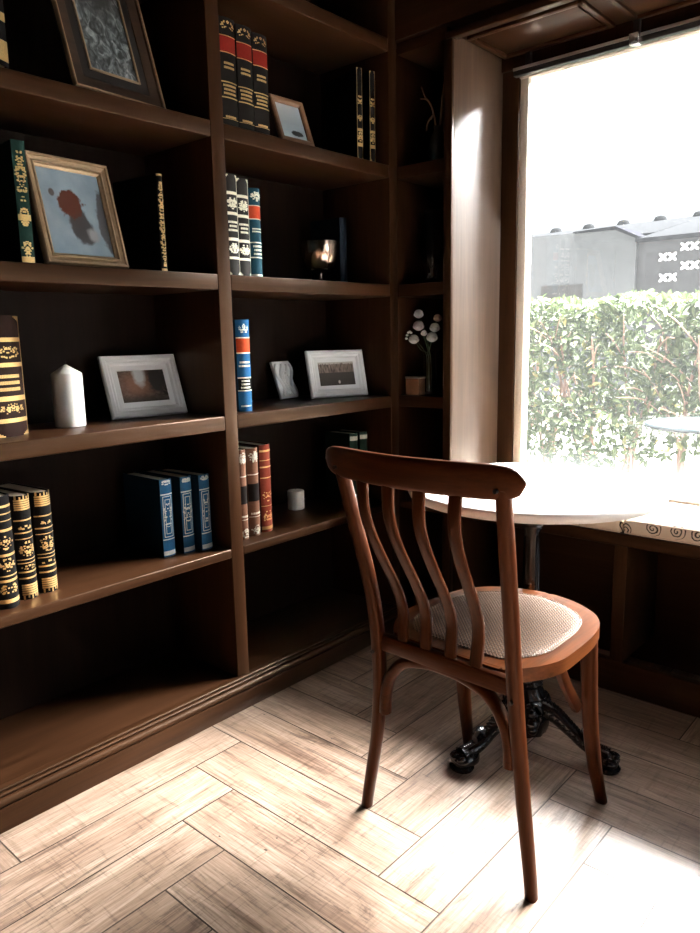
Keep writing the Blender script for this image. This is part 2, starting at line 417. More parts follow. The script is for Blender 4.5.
# blind track under the soffit
t = thing('blind_track', 'slim black blind track with silver edge along window top', 'track', (-1.38, 2.475, 2.04))
b = MB(); b.box(0, 2.74, -.012, .012, -.012, .012, .002); b.build('rail', M['black'], t)
b = MB(); b.box(0, .405, -.016, -.0125, .004, .014, .001); b.box(.44, 2.74, -.016, -.0125, .004, .014, .001); b.build('edge_strip', M['silver'], t)
b = MB(); b.box(.408, .438, -.022, .012, -.016, .018, .002); b.tube([(.423, -.024, -.004), (.423, -.02, -.004)], .004, 10, ref=(1, 0, 0)); tag(b.build('bracket', plain('bright_silver', (.85, .85, .85), .25, .8), t), 'bright silver clip')
for xx in (.05, .423, 1.4, 2.6):
    b = MB(); b.box(xx-.01, xx+.01, -.004, .012, .012, .0585, .001); b.build('hanger', M['black'], t)

# ------------------------------------------------------------------ bookcase
bc = thing('bookcase', 'tall dark brown wooden wall bookcase with open square compartments', 'bookcase', (XF, 1.0, 0))
def bpart(bm_, name, mat):
    o = bm_.build(name, mat); o.parent = bc; o.matrix_parent_inverse = Matrix.Translation((-XF, -1.0, 0)); return o
DIV = [(-.56, -.514), (.37, .416), (1.36, 1.407), (2.15, 2.195)]
XB = -2.03
for (ya, yb) in DIV:
    b = MB(); b.box(XB, XF, ya, yb, .098, CZ-.02, .0025); bpart(b, 'divider', M['shelf_z'])
levels = list(SH.values())+[(2.107, 2.15), (2.52, 2.56)]
for k in range(3):
    ya, yb = DIV[k][1], DIV[k+1][0]
    for (z0, z1) in levels:
        b = MB(); b.box(XB+.015, XF-.0005, ya, yb, z0, z1, .003, 3); bpart(b, 'shelf', M['shelf_y'])
    b = MB(); b.box(XB+.015, XF-.001, ya, yb, .07, .0985, .002); bpart(b, 'bottom_panel', M['shelf_y'])
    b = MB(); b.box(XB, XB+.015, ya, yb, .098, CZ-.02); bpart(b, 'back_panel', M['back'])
b = MB(); b.box(XB, -1.661, DIV[0][0], 2.172, 0, .060, .002); bpart(b, 'plinth', M['shelf_y'])
b = MB()
prof = [(-1.70, .056), (-1.6735, .056), (-1.6735, .0632), (-1.665, .0632), (-1.6625, .066), (-1.6625, .070), (-1.665, .0755), (-1.669, .079), (-1.674, .0805), (-1.6815, .0805), (-1.6815, .0838), (-1.6745, .0838), (-1.673, .0862), (-1.6745, .0888), (-1.678, .0902), (-1.684, .0904), (-1.684, .0930), (-1.679, .0935), (-1.6785, .0965), (-1.681, .0988), (-1.70, .0988)]
b.prism(prof, DIV[0][0], 2.18, axis=1); bpart(b, 'ledge_moulding', M['shelf_y'])

# corner unit beside the window
cs = thing('corner_shelf', 'narrow dark shelf unit between bookcase and window', 'shelf', (-1.56, YW+.15, 0))
def cpart(bm_, name, mat):
    o = bm_.build(name, mat); o.parent = cs; o.matrix_parent_inverse = Matrix.Translation((1.56, -YW-.15, 0)); return o
b = MB(); b.box(-1.475, XR, YW+.001, 2.520, 0, 2.11, .002); cpart(b, 'side_panel', M['reveal_z'])
b = MB(); b.box(-1.477, XR+.001, YW-.016, YW+.0005, 0, 2.095, .003); cpart(b, 'stile', M['shelf_z'])
b = MB(); b.box(-1.715, XF-.004, 2.197, 2.515, 0, 2.13, .001); cpart(b, 'side_panel', M['shelf_z'])
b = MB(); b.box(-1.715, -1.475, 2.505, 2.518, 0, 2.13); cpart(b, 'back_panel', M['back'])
for (z0, z1) in levels[:5]+[(.06, .0985)]:
    b = MB(); b.box(XF+.001, -1.478, 2.197, 2.505, z0, min(z1, 2.145), .002); cpart(b, 'shelf', M['shelf_x'])

# ------------------------------------------------------------------ bench under window and its cushions
be = thing('window_bench', 'dark wooden bench with open niches built under the window', 'bench', (0, 2.35, 0))
def npart(bm_, name, mat):
    o = bm_.build(name, mat); o.parent = be; o.matrix_parent_inverse = Matrix.Translation((0, -2.35, 0)); return o
b = MB(); b.box(XR+.002, WXR-.002, YW, 2.50, .487, .526, .003); npart(b, 'seat_board', M['shelf_x'])
b = MB(); b.box(XR+.002, WXR-.002, YW, YW+.03, 0, .105, .003); npart(b, 'bottom_rail', M['shelf_x'])
b = MB(); b.box(XR+.002, WXR-.002, 2.48, 2.50, .0, .487); npart(b, 'back_panel', M['shelf_x'])
for xx in (-1.44, -.842, -.245, .352, .949):
    b = MB(); b.box(xx, xx+.041, YW+.001, 2.48, .105, .487, .002); npart(b, 'stile', M['shelf_z'])
def cushion(x0, x1, label):
    b = MB(); b.box(0, x1-x0, YW-.004, 2.495, .5265, .578, .012, 3)
    o = b.build('bench_cushion', M['cushion']); o.location = (x0, 0, 0)
    tag(o, label, 'cushion', 'rose print bench cushions')
    c = MB()
    for z in (.533, .572):
        c.tube([(.006, YW-.003, z), (x1-x0-.006, YW-.003, z)], .0022, 6)
    c.build('piping', plain('cream_piping', (.6, .5, .4), .9), o)
cushion(-1.435, -.822, 'cream rose-print seat cushion mostly hidden behind the round white table')
cushion(-.818, .30, 'cream rose-print seat cushion along the window bench, right of the table')

# ------------------------------------------------------------------ chair
ch = thing('bistro_chair', 'brown bentwood chair with curved slatted back and cane seat', 'chair', (-.838, 1.233, 0), (0, 0, R(-2)))
ZS = [0, .093, .187, .28, .373, .467, .56, .653, .747, .84, .9]
YP = [0, .005, .009, .009, .004, -.005, -.018, -.039, -.063, -.086, -.10]
WP = [.229, .215, .2, .19, .183, .18, .181, .186, .193, .199, .203]
def smooth_interp(z, xs, ys):
    # gaussian-smoothed piecewise linear
    s_ = 0; w_ = 0
    for d in (-.05, -.025, 0, .025, .05):
        g = math.exp(-(d/.03)**2); s_ += g*interp(z+d, xs, ys); w_ += g
    return s_/w_
for sgn in (-1, 1):
    secs = []
    for k in range(41):
        z = .872*k/40
        cx = sgn*smooth_interp(z, ZS, WP)+.0017; cy = smooth_interp(z, ZS, YP)
        w = interp(z, [0, .12, .42, .7, .87], [.0125, .0135, .0150, .0145, .0135])
        secs.append([(cx+p, cy+q, z) for p, q in sel(w, w*1.1, 16, .7)])
    b = MB(); b.loft(secs); o = b.build('back_leg', M['chair_z'], ch)
def crest_y(x): return -.128+.040*(x/.24)**2
secs = []
NC = 44
for k in range(NC+1):
    u = -1+2*k/NC
    x = .243*math.sin(u*PI/2)/1.0 if False else .247*u-.003
    e = math.sqrt(max(0, 1-abs(u)**12))
    hz = .0345*max(.1, e); zc = .885+.002*u
    th = .0115*max(.35, e)
    slope = 2*.040*x/.24**2; L = math.hypot(1, slope); nx, ny = -slope/L, 1/L
    q = []
    for (p, r_) in sel(th, hz, 20, .62):
        lean = -.16*(r_)
        q.append((x+nx*(p), crest_y(x)+ny*p+lean, zc+r_))
    secs.append(q)
b = MB(); b.loft(secs); cr_ = b.build('crest_rail', M['chair_x'], ch)
for (xt, xb_) in ((-.120, -.106), (-.043, -.044), (.036, .021), (.116, .084)):
    secs = []
    yt = crest_y(xt)+.004
    for k in range(37):
        z = .436+(.872-.436)*k/36
        s_ = min(1, max(0, (z-.52)/(.82-.52))); s_ = s_*s_*(3-2*s_)
        yb_ = .0
        y = yb_+(yt-yb_)*s_ + .004*math.exp(-((z-.54)/.07)**2)
        x = xb_+(xt-xb_)*(z-.436)/.436
        w = interp(z, [.436, .5, .8, .87], [.0145, .0145, .0135, .0145])
        secs.append([(x+p, y+q, z) for p, q in sel(w, .0062, 14, .6)])
    b = MB(); b.loft(secs); b.build('slat', M['chair_z'], ch)
# seat
half = [(0, .010), (.12, .010), (.148, .018), (.172, .045), (.196, .085), (.211, .128), (.214, .165), (.211, .24), (.205, .30), (.19, .36), (.165, .402), (.135, .43), (.075, .462), (0, .478)]
hs = spline([(x, y, 0) for x, y in half], 52)
half_s = [(p.x, p.y) for p in hs]
outline = half_s+[(-x, y) for x, y in half_s[::-1][1:-1]]
b = MB(); b.prism(outline, .441, .472, bev=.009, seg=4)
seat = b.build('seat', wood('cherry_seat_lit', (.040, .0105, .0027), (.115, .033, .0088), 1, rough=.30, scale=1.3, coat=.06, spec=.3, tint=(1, .6, .4)), ch, angle=50)  # seat base brighter orange than the frame: direct light put into the colour
cen = (0, .235)
inset = [((x-cen[0])*.81+cen[0], (y-cen[1])*.81+cen[1]) for x, y in outline]
secs = []
for f, dz in ((1.0, .001), (.985, .0032), (.9, .004), (.6, .0052), (.25, .0058)):
    secs.append([((x-cen[0])*f+cen[0], (y-cen[1])*f+cen[1], .472+dz) for x, y in inset])
b = MB(); b.loft(secs); tag(b.build('cane_panel', M['cane'], seat), 'woven cane seat panel')
b = MB(); loop = [Vector((x, y, .4735)) for x, y in inset]
secs = []
N_ = len(loop)
for k in range(N_):
    t_ = (loop[(k+1) % N_]-loop[k-1]).normalized(); a = Vector((t_.y, -t_.x, 0))
    secs.append([loop[k]+a*(.003*math.cos(w))+Vector((0, 0, .0022*math.sin(w))) for w in [2*PI*i/6 for i in range(6)]])
secs.append(secs[0]); b.loft(secs, cap=False); b.build('cane_binding', M['cane'], seat)
b = MB(); b.box(-.172, .172, -.008, .014, .428, .468, .006, 2); b.build('rear_rail', M['chair_x'], ch)
# front legs
for sgn in (-1, 1):
    secs = []
    for k in range(25):
        z = .446*k/24
        cx = sgn*interp(z, [0, .1, .25, .446], [.197, .188, .182, .181])
        cy = smooth_interp(z, [-.1, 0, .1, .2, .3, .446, .5], [.425, .399, .371, .351, .338, .325, .32])
        w = interp(z, [0, .15, .446], [.0135, .0165, .0185])
        secs.append([(cx+p, cy+q, z) for p, q in sel(w, w, 16, .62)])
    b = MB(); b.loft(secs); b.build('front_leg', M['chair_z'], ch)
    # short curved bracket from seat underside to the leg
    pts = spline([(sgn*.164, .205, .448), (sgn*.164, .222, .405), (sgn*.166, .252, .350), (sgn*.169, .285, .303), (sgn*.170, .300, .282)], 16)
    b = MB(); b.tube(pts, .0145, 12, ref=(1, 0, 0), ry=.010, power=.6); b.build('leg_bracket', M['chair_y'], ch)
# bentwood arch between the back legs
pts = spline([(-.168, .008, .268), (-.166, .008, .31), (-.153, .008, .36), (-.115, .008, .408), (-.055, .008, .428), (0, .008, .432), (.055, .008, .428), (.115, .008, .408), (.153, .008, .36), (.166, .008, .31), (.168, .008, .268)], 48)
b = MB(); b.tube(pts, .0135, 14, ref=(0, 1, 0), ry=.0145, power=.8); b.build('arch_brace', M['chair_x'], ch)
for (x, y, z) in ((.199, -.1135, .872), (-.199, -.1135, .872), (.1835, -.0185, .425), (-.1835, -.0185, .425)):
    b = MB(); b.tube([(x, y-.0035, z), (x, y+.004, z)], .0042, 10, ref=(0, 0, 1)); tag(b.build('screw_plug', M['black'], ch), 'dark screw plug')

# ------------------------------------------------------------------ round cafe table
tb = thing('cafe_table', 'round white cafe table on black cast iron base', 'table', (-.890, 1.735, 0))
b = MB(); r_ = .330
b.lathe([(0.001, .726), (r_-.010, .726), (r_-.003, .729), (r_, .735), (r_, .744), (r_-.002, .749), (r_-.006, .752), (0.001, .753)], 96)
b.build('tabletop', M['marble'], tb)
b = MB(); b.lathe([(.001, .716), (.06, .716), (.075, .721), (.075, .727), (.001, .727)], 24)
for k in range(4):
    a = PI/4+k*PI/2; b.tube([(0, 0, .716), (.1*math.cos(a), .1*math.sin(a), .719), (.2*math.cos(a), .2*math.sin(a), .722)], [.014, .012, .009], 8)
b.build('support_spider', M['iron'], tb)
def flut(a, z): return 1+.07*math.cos(10*a) if .30 < z < .62 else 1
prof = [(.030, .20), (.036, .205), (.036, .215), (.028, .222), (.033, .24), (.034, .25), (.024, .262), (.022, .30), (.0215, .33), (.021, .45), (.020, .60), (.021, .625), (.028, .635), (.028, .645), (.021, .655), (.019, .68), (.026, .70), (.030, .716)]
b = MB(); b.lathe(prof, 40, flute=flut); b.build('column', M['iron'], tb)
def hubfl(a, z): return 1+.05*math.cos(9*a+60*z)
b = MB(); b.lathe([(.030, .045), (.05, .05), (.058, .075), (.062, .10), (.056, .125), (.046, .15), (.050, .158), (.044, .168), (.036, .185), (.040, .193), (.034, .203), (.030, .212)], 48, flute=hubfl)
ANG0 = -111.5
for k in range(3):
    a = R(ANG0+60+120*k); c_, s_ = math.cos(a), math.sin(a)
    # scroll volute between the feet
    for rr, zz, q in ((.062, .10, .021), (.070, .085, .014), (.060, .128, .014)):
        b.ball((rr*c_, rr*s_, zz), q, (1, 1, 1), 12, 8)
    for sg in (-1, 1):
        p2 = [(.056*c_-sg*s_*y, .056*s_+sg*c_*y, z) for y, z in ((.004, .15), (.018, .145), (.026, .125), (.022, .105), (.012, .10), (.010, .112), (.016, .118))]
        b.tube(spline(p2, 14), .0055, 8)
b.build('hub', M['iron'], tb)
for k in range(3):
    a = R(ANG0+120*k); rot = Matrix.Rotation(a, 4, 'Z') @ Matrix.Diagonal((.95, 1, 1, 1))
    b = MB()
    T = lambda p: rot @ Vector(p)
    path = spline([(.035, 0, .125), (.075, 0, .118), (.12, 0, .088), (.165, 0, .056), (.205, 0, .040), (.235, 0, .034)], 28)
    rad = [interp(i, [0, 6, 14, 22, 28], [.030, .024, .019, .021, .028]) for i in range(29)]
    rz = [interp(i, [0, 6, 14, 22, 28], [.030, .024, .018, .019, .022]) for i in range(29)]
    b.tube([T(p) for p in path], rad, 14, ry=rz)
    # paw-like foot
    foot = spline([(.19, 0, .026), (.215, 0, .026), (.24, 0, .023), (.262, 0, .017)], 10)
    b.tube([T(p) for p in foot], [.022, .027, .030, .032, .033, .033, .033, .032, .029, .024, .014], 16, ry=[.026, .026, .026, .026, .025, .024, .023, .021, .018, .015, .009])
    for sy in (-.017, 0, .017):
        b.ball(T((.248-.25*abs(sy), sy, .033)), .013, (1.5, .75, .8), 10, 7, mat=rot)
    b.lathe([(.026, 0), (.034, .0), (.036, .006), (.03, .012)], 20, mat=rot @ Matrix.Translation((.235, 0, 0)) @ Matrix.Diagonal((.95, 1, 1, 1)))
    # twisted rope ridge and side beads
    for i in range(2, 27):
        p = path[i]; q = path[min(i+1, 28)]
        up = Vector((-(q-p).z, 0, (q-p).x)).normalized() if (q-p).length > 0 else Vector((0, 0, 1))
        c_ = p+up*(rz[i]*.96)
        m_ = rot @ Matrix.Rotation(R(35), 4, 'Z')
        b.ball(T(c_), .0075, (.62, 1.5, .75), 8, 6, mat=m_)
        for sy in (-1, 1):
            if i % 2 == 0: b.ball(T((p.x, sy*rad[i]*.93, p.z+.002)), .0055, (1.5, .7, .9), 8, 6, mat=rot)
    b.tube([T(p) for p in spline([(.16, 0, .085), (.178, 0, .088), (.188, 0, .078), (.182, 0, .066), (.172, 0, .07)], 14)], .0085, 8, ref=(0, 1, 0), ry=.016)
    b.build('leg', M['iron'], tb)

# ------------------------------------------------------------------ books
def lin(h):
    h = h.lstrip('#'); c = [int(h[i:i+2], 16)/255 for i in (0, 2, 4)]
    return tuple(x/12.92 if x <= .04045 else ((x+.055)/1.055)**2.4 for x in c)
CACHE = {}
def leather(c, rough=.45):
    k = (tuple(c), rough)
    if k not in CACHE: CACHE[k] = plain('leather', c, rough+.1, noise=.18, nscale=150, bump=.2, **{'Specular IOR Level': .09})
    return CACHE[k]
def make_book(label, loc, t, h, d, yaw, col, deco, tilt=0, group=None, foil='gold', rnd=.32, seed=1):
    """spine faces local +X at x=0, thickness along Y (centred), height Z"""
    rg = random.Random(seed)
    root = thing('book', label, 'book', loc, (tilt, 0, yaw), group)
    bulge = t*rnd; ns = 10
    def sx(y): return bulge*(1-(2*y/t)**2)-bulge
    # cover: two boards + curved spine as one shell
    b = MB()
    arc = [(sx(-t/2+t*i/ns), -t/2+t*i/ns) for i in range(ns+1)]
    outer = [(-d, -t/2)]+arc+[(-d, t/2)]
    th = .0028
    inner = [(-d, t/2-th), (-bulge-.004, t/2-th)]+[(min(x, 0)-th-.001, y*(1-2*th/t)) for x, y in arc[::-1][1:-1]]+[(-bulge-.004, -t/2+th), (-d, -t/2+th)]
    n1, n2 = len(outer), len(inner)
    ring = outer+inner
    v = [(x, y, 0) for x, y in ring]+[(x, y, h) for x, y in ring]; n = len(ring)
    f = [(i, (i+1) % n, n+(i+1) % n, n+i) for i in range(n)]
    vs, fs = b._add(v, f)
    # end caps: strip quads between outer and inner
    oi = list(range(n1)); ii = list(range(n1, n))[::-1]
    def strip(off, flip):
        k = 0
        A = [oi[0]]+oi[1:-1]+[oi[-1]]
        m_ = min(len(A), len(ii))
        for q in range(m_-1):
            quad = [off+A[q], off+A[q+1], off+ii[q+1], off+ii[q]]
            try:
                b.bm.verts.ensure_lookup_table(); b.bm.faces.new([vs[w] for w in (quad if flip else quad[::-1])])
            except ValueError: pass
    strip(0, False); strip(n, True)
    b.bm.normal_update()
    for fc in b.bm.faces:
        fc.smooth = False
        if abs(fc.normal.y) > .9: fc.material_index = 1  # board sides get a darkened cover colour, shade painted in
    cov = b
    b = MB(); b.box(-d+.004, -bulge-.0035, -t/2+.0032, t/2-.0032, .003, h-.003); b.build('page_block', M['pages'], root)
    def patch(b, y0, y1, z0, z1, off=.0007, n=6):
        y0 = max(y0, -t/2+.0008); y1 = min(y1, t/2-.0008)
        if y1 <= y0: return
        lo = []; hi = []
        for i in range(n+1):
            y = y0+(y1-y0)*i/n
            g = -2*bulge*2*y/t*2/t if t else 0
            L = math.hypot(1, g); nx, ny = 1/L, -g/L
            x = sx(y); lo.append((x-.0006*nx, y-.0006*ny)); hi.append((x+off*nx, y+off*ny))
        ringp = lo+hi[::-1]
        b.prism(ringp, z0, z1, axis=2)
    g_ = cov; g_.mi = 2
    for it in deco:
        k = it[0]
        if k == 'band':
            _, f0, f1 = it[:3]; patch(g_, -t, t, f0*h, f1*h)
        elif k == 'text':
            _, f0, f1, lines = it[:4]
            for q in range(lines):
                zc = f1*h-(q+.5)*(f1-f0)*h/lines; hh = (f1-f0)*h/lines*.26
                wid = t*rg.uniform(.28, .4); y = -wid
                while y < wid:
                    l = rg.uniform(.0018, .0042); patch(g_, y, min(y+l, wid), zc-hh, zc+hh, n=2); y += l+.0011
        elif k == 'orn':
            _, f0, f1 = it[:3]; dens = it[3] if len(it) > 3 else 1
            zc, hz = (f0+f1)/2*h, (f1-f0)/2*h
            for q in range(int(16*dens)):
                a = rg.uniform(0, 2*PI); rr = math.sqrt(rg.random()); y = rr*math.cos(a)*t*.38; z = zc+rr*math.sin(a)*hz
                s_ = rg.uniform(.0012, .0026)
                patch(g_, y-s_, y+s_, z-s_*.8, z+s_*.8, n=2)
                patch(g_, -y-s_, -y+s_, z-s_*.8, z+s_*.8, n=2)
        elif k == 'ribs':      # crown of thin combed lines with pointed tips
            _, f0, f1, up = it[:4]
            m_ = 5
            for q in range(m_):
                zz = (f0+(f1-f0)*(q+.5)/m_)*h; patch(g_, -t*.42, t*.42, zz-(f1-f0)*h/m_*.36, zz+(f1-f0)*h/m_*.36)
            for q in range(5):
                y = -t*.36+t*.72*q/4
                if up: patch(g_, y-.0016, y+.0016, f1*h, f1*h+.010*(1 if q % 2 == 0 else .6), n=2)
                else: patch(g_, y-.0016, y+.0016, f0*h-.010*(1 if q % 2 == 0 else .6), f0*h, n=2)
        elif k == 'border':    # gilt edging down both sides with corner flashes
            _, f0, f1 = it[:3]
            for sg in (-1, 1):
                y = sg*t/2; a0, a1 = (y-.0022*sg, y) if sg > 0 else (y, y-.0022*sg)
                patch(g_, min(a0, a1), max(a0, a1), f0*h, f1*h, n=2)
            for f_, sgz in ((f0, 1), (f1, -1)):
                for sg in (-1, 1):
                    for q in range(4):
                        w = t*.22*(1-q/4); z0 = f_*h+sgz*q*.003; z1 = z0+sgz*.003
                        y0, y1 = (t/2-w, t/2) if sg > 0 else (-t/2, -t/2+w)
                        patch(g_, y0, y1, min(z0, z1), max(z0, z1), n=2)
        elif k == 'frame':
            _, f0, f1 = it[:3]
            for sg in (-1, 1):
                c0 = sg*t*.34; patch(g_, c0-.0008, c0+.0008, f0*h, f1*h, n=2)
                c0 = sg*t*.2; patch(g_, c0-.0006, c0+.0006, (f0+.04)*h, (f1-.04)*h, n=2)
            for f_ in (f0, f1): patch(g_, -t*.34, t*.34, f_*h-.0009, f_*h+.0009)
            for f_ in (f0+.04, f1-.04): patch(g_, -t*.2, t*.2, f_*h-.0007, f_*h+.0007)
        elif k == 'label':
            _, f0, f1, c = it[:4]
            l_ = MB(); patch(l_, -t, t, f0*h, f1*h, off=.0004); l_.build('spine_label', leather(c, .5), root)
    cov.build('cover', [leather(col), leather([x*.22 for x in col]), M[foil] if isinstance(foil, str) else foil], root, angle=35)
    return root

def place(a, b):
    """spine base end points (left, right in view) -> centre and yaw"""
    return
Z1, Z2, Z3, Z4 = 1.7373, 1.3273, .9213, .5153
# --- bottom-left shelf: three black and gold volumes, three blue volumes
BK = lin('#0a0808')
crown = [('ribs', .04, .15, False), ('ribs', .86, .965, True), ('band', .20, .215), ('band', .26, .275), ('orn', .29, .33, .4), ('band', .35, .358), ('orn', .42, .56, 1.6), ('band', .585, .592), ('band', .64, .652), ('orn', .67, .72, .5), ('band', .76, .772), ('band', .385, .392)]
first = [('band', .05, .085), ('band', .24, .262), ('band', .29, .30), ('orn', .12, .22, 1.2), ('band', .47, .492), ('orn', .32, .45, 1.3), ('band', .69, .712), ('orn', .53, .66, 1.3), ('band', .90, .92), ('band', .78, .787), ('band', .84, .85)]
make_book('black and gold book at left photo edge, leftmost of three', (-1.728, .712, Z4), .054, .276, .2, R(2), BK, first, group='black and gold books on the lower left shelf', seed=2)
make_book('black book with gilt comb crowns, second of three from left', (-1.755, .776, Z4), .048, .264, .2, R(6), BK, crown, group='black and gold books on the lower left shelf', seed=3)
make_book('black book with gilt comb crowns, rightmost of three', (-1.765, .833, Z4), .050, .262, .2, R(6), BK, crown, group='black and gold books on the lower left shelf', seed=4)
BL = lin('#1c4a6b')
blue = [('band', .02, .075), ('band', .22, .232), ('frame', .26, .78), ('orn', .35, .7, 1.2), ('band', .80, .815), ('orn', .93, .985, 1.4)]
mt_silver = plain('dull_silver_foil', (.55, .52, .45), .45, .4, noise=.3, nscale=200)
for lab, y, x, yw in (('blue cloth book with silver tooling, leftmost of three', 1.203, -1.779, 1), ('blue cloth book with silver tooling, middle of three', 1.264, -1.765, 2), ('blue cloth book with silver tooling, rightmost of three beside divider', 1.318, -1.748, 5)):
    make_book(lab, (x, y, Z4), .041, .232, .19, R(yw), BL, blue, group='blue books on the lower left shelf', foil=mt_silver, rnd=.12, seed=int(y*100))
# --- left shelf: big brown volume
BR = lin('#22100a')
vol = [('border', .005, .995), ('band', .12, .155), ('orn', .19, .275, 1.8), ('band', .30, .34), ('text', .37, .53, 3), ('band', .58, .615), ('orn', .65, .75, 1.8), ('band', .785, .82)]
make_book('large brown book with gold bands left of the tall candle', (-1.781, .786, Z3), .098, .290, .21, R(18), BR, vol, rnd=.12, seed=8)
# --- left: framed picture shelf, green book and thin book
GR = lin('#16302c')
make_book('dark green book with ornate gold spine leaning beside gilt frame', (-1.700, .820, Z2), .030, .266, .19, R(-4), GR, [('orn', .05, .2, 2), ('orn', .3, .45, 2.5), ('orn', .5, .95, 3), ('band', .0, .05), ('band', .35, .4)], rnd=.1, seed=9)
make_book('thin black book with gold spine right of the gilt frame', (-1.700, 1.192, Z2), .020, .247, .19, R(4), BK, [('orn', .03, .97, 6), ('band', .98, 1.0), ('band', 0, .025)], rnd=.25, seed=10)
make_book('black book with broad gold bands on the top left shelf', (-1.672, .770, Z1), .085, .30, .2, R(8), BK, [('band', .03, .17), ('band', .30, .36), ('orn', .45, .6, 2), ('band', .7, .74)], rnd=.12, seed=11)
# --- top right shelf
CH = lin('#15110f'); RED = lin('#6d1a12')
rl = [('label', .68, .83, RED), ('band', .675, .683), ('band', .827, .835), ('text', .52, .60, 2), ('band', .40, .41), ('text', .28, .39, 3), ('band', .255, .266), ('band', .06, .064), ('text', .06, .10, 1), ('orn', .88, .97, .9)]
for lab, y, h_ in (('black book with red label, leftmost of three on upper shelf', 1.442, .280), ('black book with red label, middle of three on upper shelf', 1.503, .276), ('black book with red label, rightmost of three, touching brown frame', 1.563, .270)):
    make_book(lab, (-1.696, y, Z1), .057, h_, .2, R(0), CH, rl, group='red labelled books on the upper right shelf', foil='pale_gold' if False else 'gold', rnd=.1, seed=21)
for lab, y, x in (('slim black gilt book, left one of the upper right pair', 2.008, -1.700), ('slim black gilt book, right one of the upper right pair', 2.063, -1.690)):
    make_book(lab, (x, y, Z1), .024, .288, .19, R(-14), BK, [('border', 0, 1), ('orn', .2, .3, 1.5), ('orn', .42, .5, 1), ('orn', .6, .7, 1), ('band', .14, .18), ('band', .31, .34)], group='slim gilt books on the upper right shelf', rnd=.15, seed=22)
# --- right, second shelf: pale-gold books
DG = lin('#2a2827')
pg = [('border', .005, .995), ('band', .16, .185), ('orn', .22, .32, 2.6), ('band', .345, .375), ('text', .43, .55, 3), ('band', .60, .63), ('orn', .66, .77, 2.6), ('band', .80, .83)]
make_book('charcoal book with pale gold bands against the divider', (-1.697, 1.432, Z2), .044, .280, .19, R(0), DG, pg, group='charcoal and pale gold books', foil='pale_gold', rnd=.15, seed=31)
make_book('charcoal book with pale gold bands beside the teal book', (-1.704, 1.480, Z2), .046, .276, .19, R(0), DG, pg, group='charcoal and pale gold books', foil='pale_gold', rnd=.15, seed=32)
TL = lin('#1d4453')
make_book('dark teal book with orange-red label right of charcoal books', (-1.708, 1.535, Z2), .047, .256, .19, R(0), TL, [('label', .66, .80, lin('#c0492c')), ('band', .65, .66), ('band', .80, .81), ('text', .5, .56, 2), ('band', .385, .397), ('text', .24, .37, 3), ('band', .215, .228), ('band', .01, .03), ('orn', .86, .96, 1.6)], foil='pale_gold', rnd=.3, seed=33)
make_book('dark blue plain book standing right of the glass goblet', (-1.800, 2.03, Z2), .038, .232, .15, R(0), lin('#0d1620'), [], rnd=.2, seed=34)
# --- right, third shelf: blue book
B3 = lin('#1f5580')
make_book('blue book with red and black labels left of white plaque', (-1.737, 1.487, Z3), .048, .280, .19, R(-12), B3, [('label', .645, .80, lin('#a8401f')), ('band', .635, .648), ('band', .80, .812), ('text', .48, .56, 2), ('label', .235, .365, lin('#0c0b0c')), ('band', .225, .236), ('band', .365, .378), ('text', .245, .355, 3), ('text', .045, .075, 1), ('orn', .86, .95, 1.4)], foil='pale_gold', rnd=.25, seed=35)
# --- right, lower shelf: brown, brown, red-brown; two green
BN = lin('#6b4a3a')
bn = [('orn', .84, .97, 2.5), ('band', .70, .71), ('orn', .02, .12, 1.6), ('band', .22, .226), ('text', .24, .28, 1), ('label', .40, .60, lin('#171210'))]
make_book('brown leather book against the divider, leftmost of lower three', (-1.737, 1.462, Z4), .040, .288, .19, R(4), BN, bn, group='old books on the lower right shelf', foil=mt_silver, rnd=.3, seed=41)
make_book('brown leather book with dark oval label, middle of lower three', (-1.744, 1.515, Z4), .048, .286, .19, R(0), BN, bn, group='old books on the lower right shelf', foil=mt_silver, rnd=.3, seed=42)
make_book('reddish leather book near the small candle, rightmost of lower three', (-1.751, 1.571, Z4), .047, .290, .19, R(0), lin('#7a3426'), [('band', .03, .065), ('orn', .1, .25, 1), ('band', .3, .304), ('orn', .36, .5, .8), ('band', .62, .63), ('band', .74, .755), ('band', .82, .826), ('band', .92, .94)], group='old books on the lower right shelf', rnd=.22, seed=43)
for lab, y in (('dark green book behind chair back, left of the two', 2.060), ('dark green book behind chair back, right of the two', 2.118)):
    make_book(lab, (-1.790, y-.0, Z4), .044, .268, .14, R(0), lin('#22392e'), [('band', .9, .96), ('band', .1, .13)], group='green books behind the chair', foil=mt_silver, rnd=.3, seed=int(y*100))

# ------------------------------------------------------------------ picture frames
def print_mat(name, fn):
    m, nt = new_mat(name); p = principled(nt, **{'Roughness': .35})
    uv = nd(nt, 'ShaderNodeUVMap', uv_map='photo')
    c = fn(nt, uv.outputs[0]); lk(nt, c, p.inputs['Base Color']); return m
def n_noise(nt, vec, sc, det=4, dist=0.0):
    n = nd(nt, 'ShaderNodeTexNoise', inp={'Scale': sc, 'Detail': det, 'Distortion': dist}); lk(nt, vec, n.inputs['Vector']); return n.outputs[0]
def n_ramp(nt, src, stops):
    c = nd(nt, 'ShaderNodeValToRGB'); e = c.color_ramp.elements
    e[0].position, e[0].color = stops[0][0], rgba(stops[0][1]); e[1].position, e[1].color = stops[-1][0], rgba(stops[-1][1])
    for p_, cc in stops[1:-1]: x = e.new(p_); x.color = rgba(cc)
    lk(nt, src, c.inputs[0]); return c.outputs[0]
def n_math(nt, op, a, b=None, v=None):
    m = nd(nt, 'ShaderNodeMath', operation=op); lk(nt, a, m.inputs[0])
    if b is not None: lk(nt, b, m.inputs[1])
    elif v is not None: m.inputs[1].default_value = v
    return m.outputs[0]
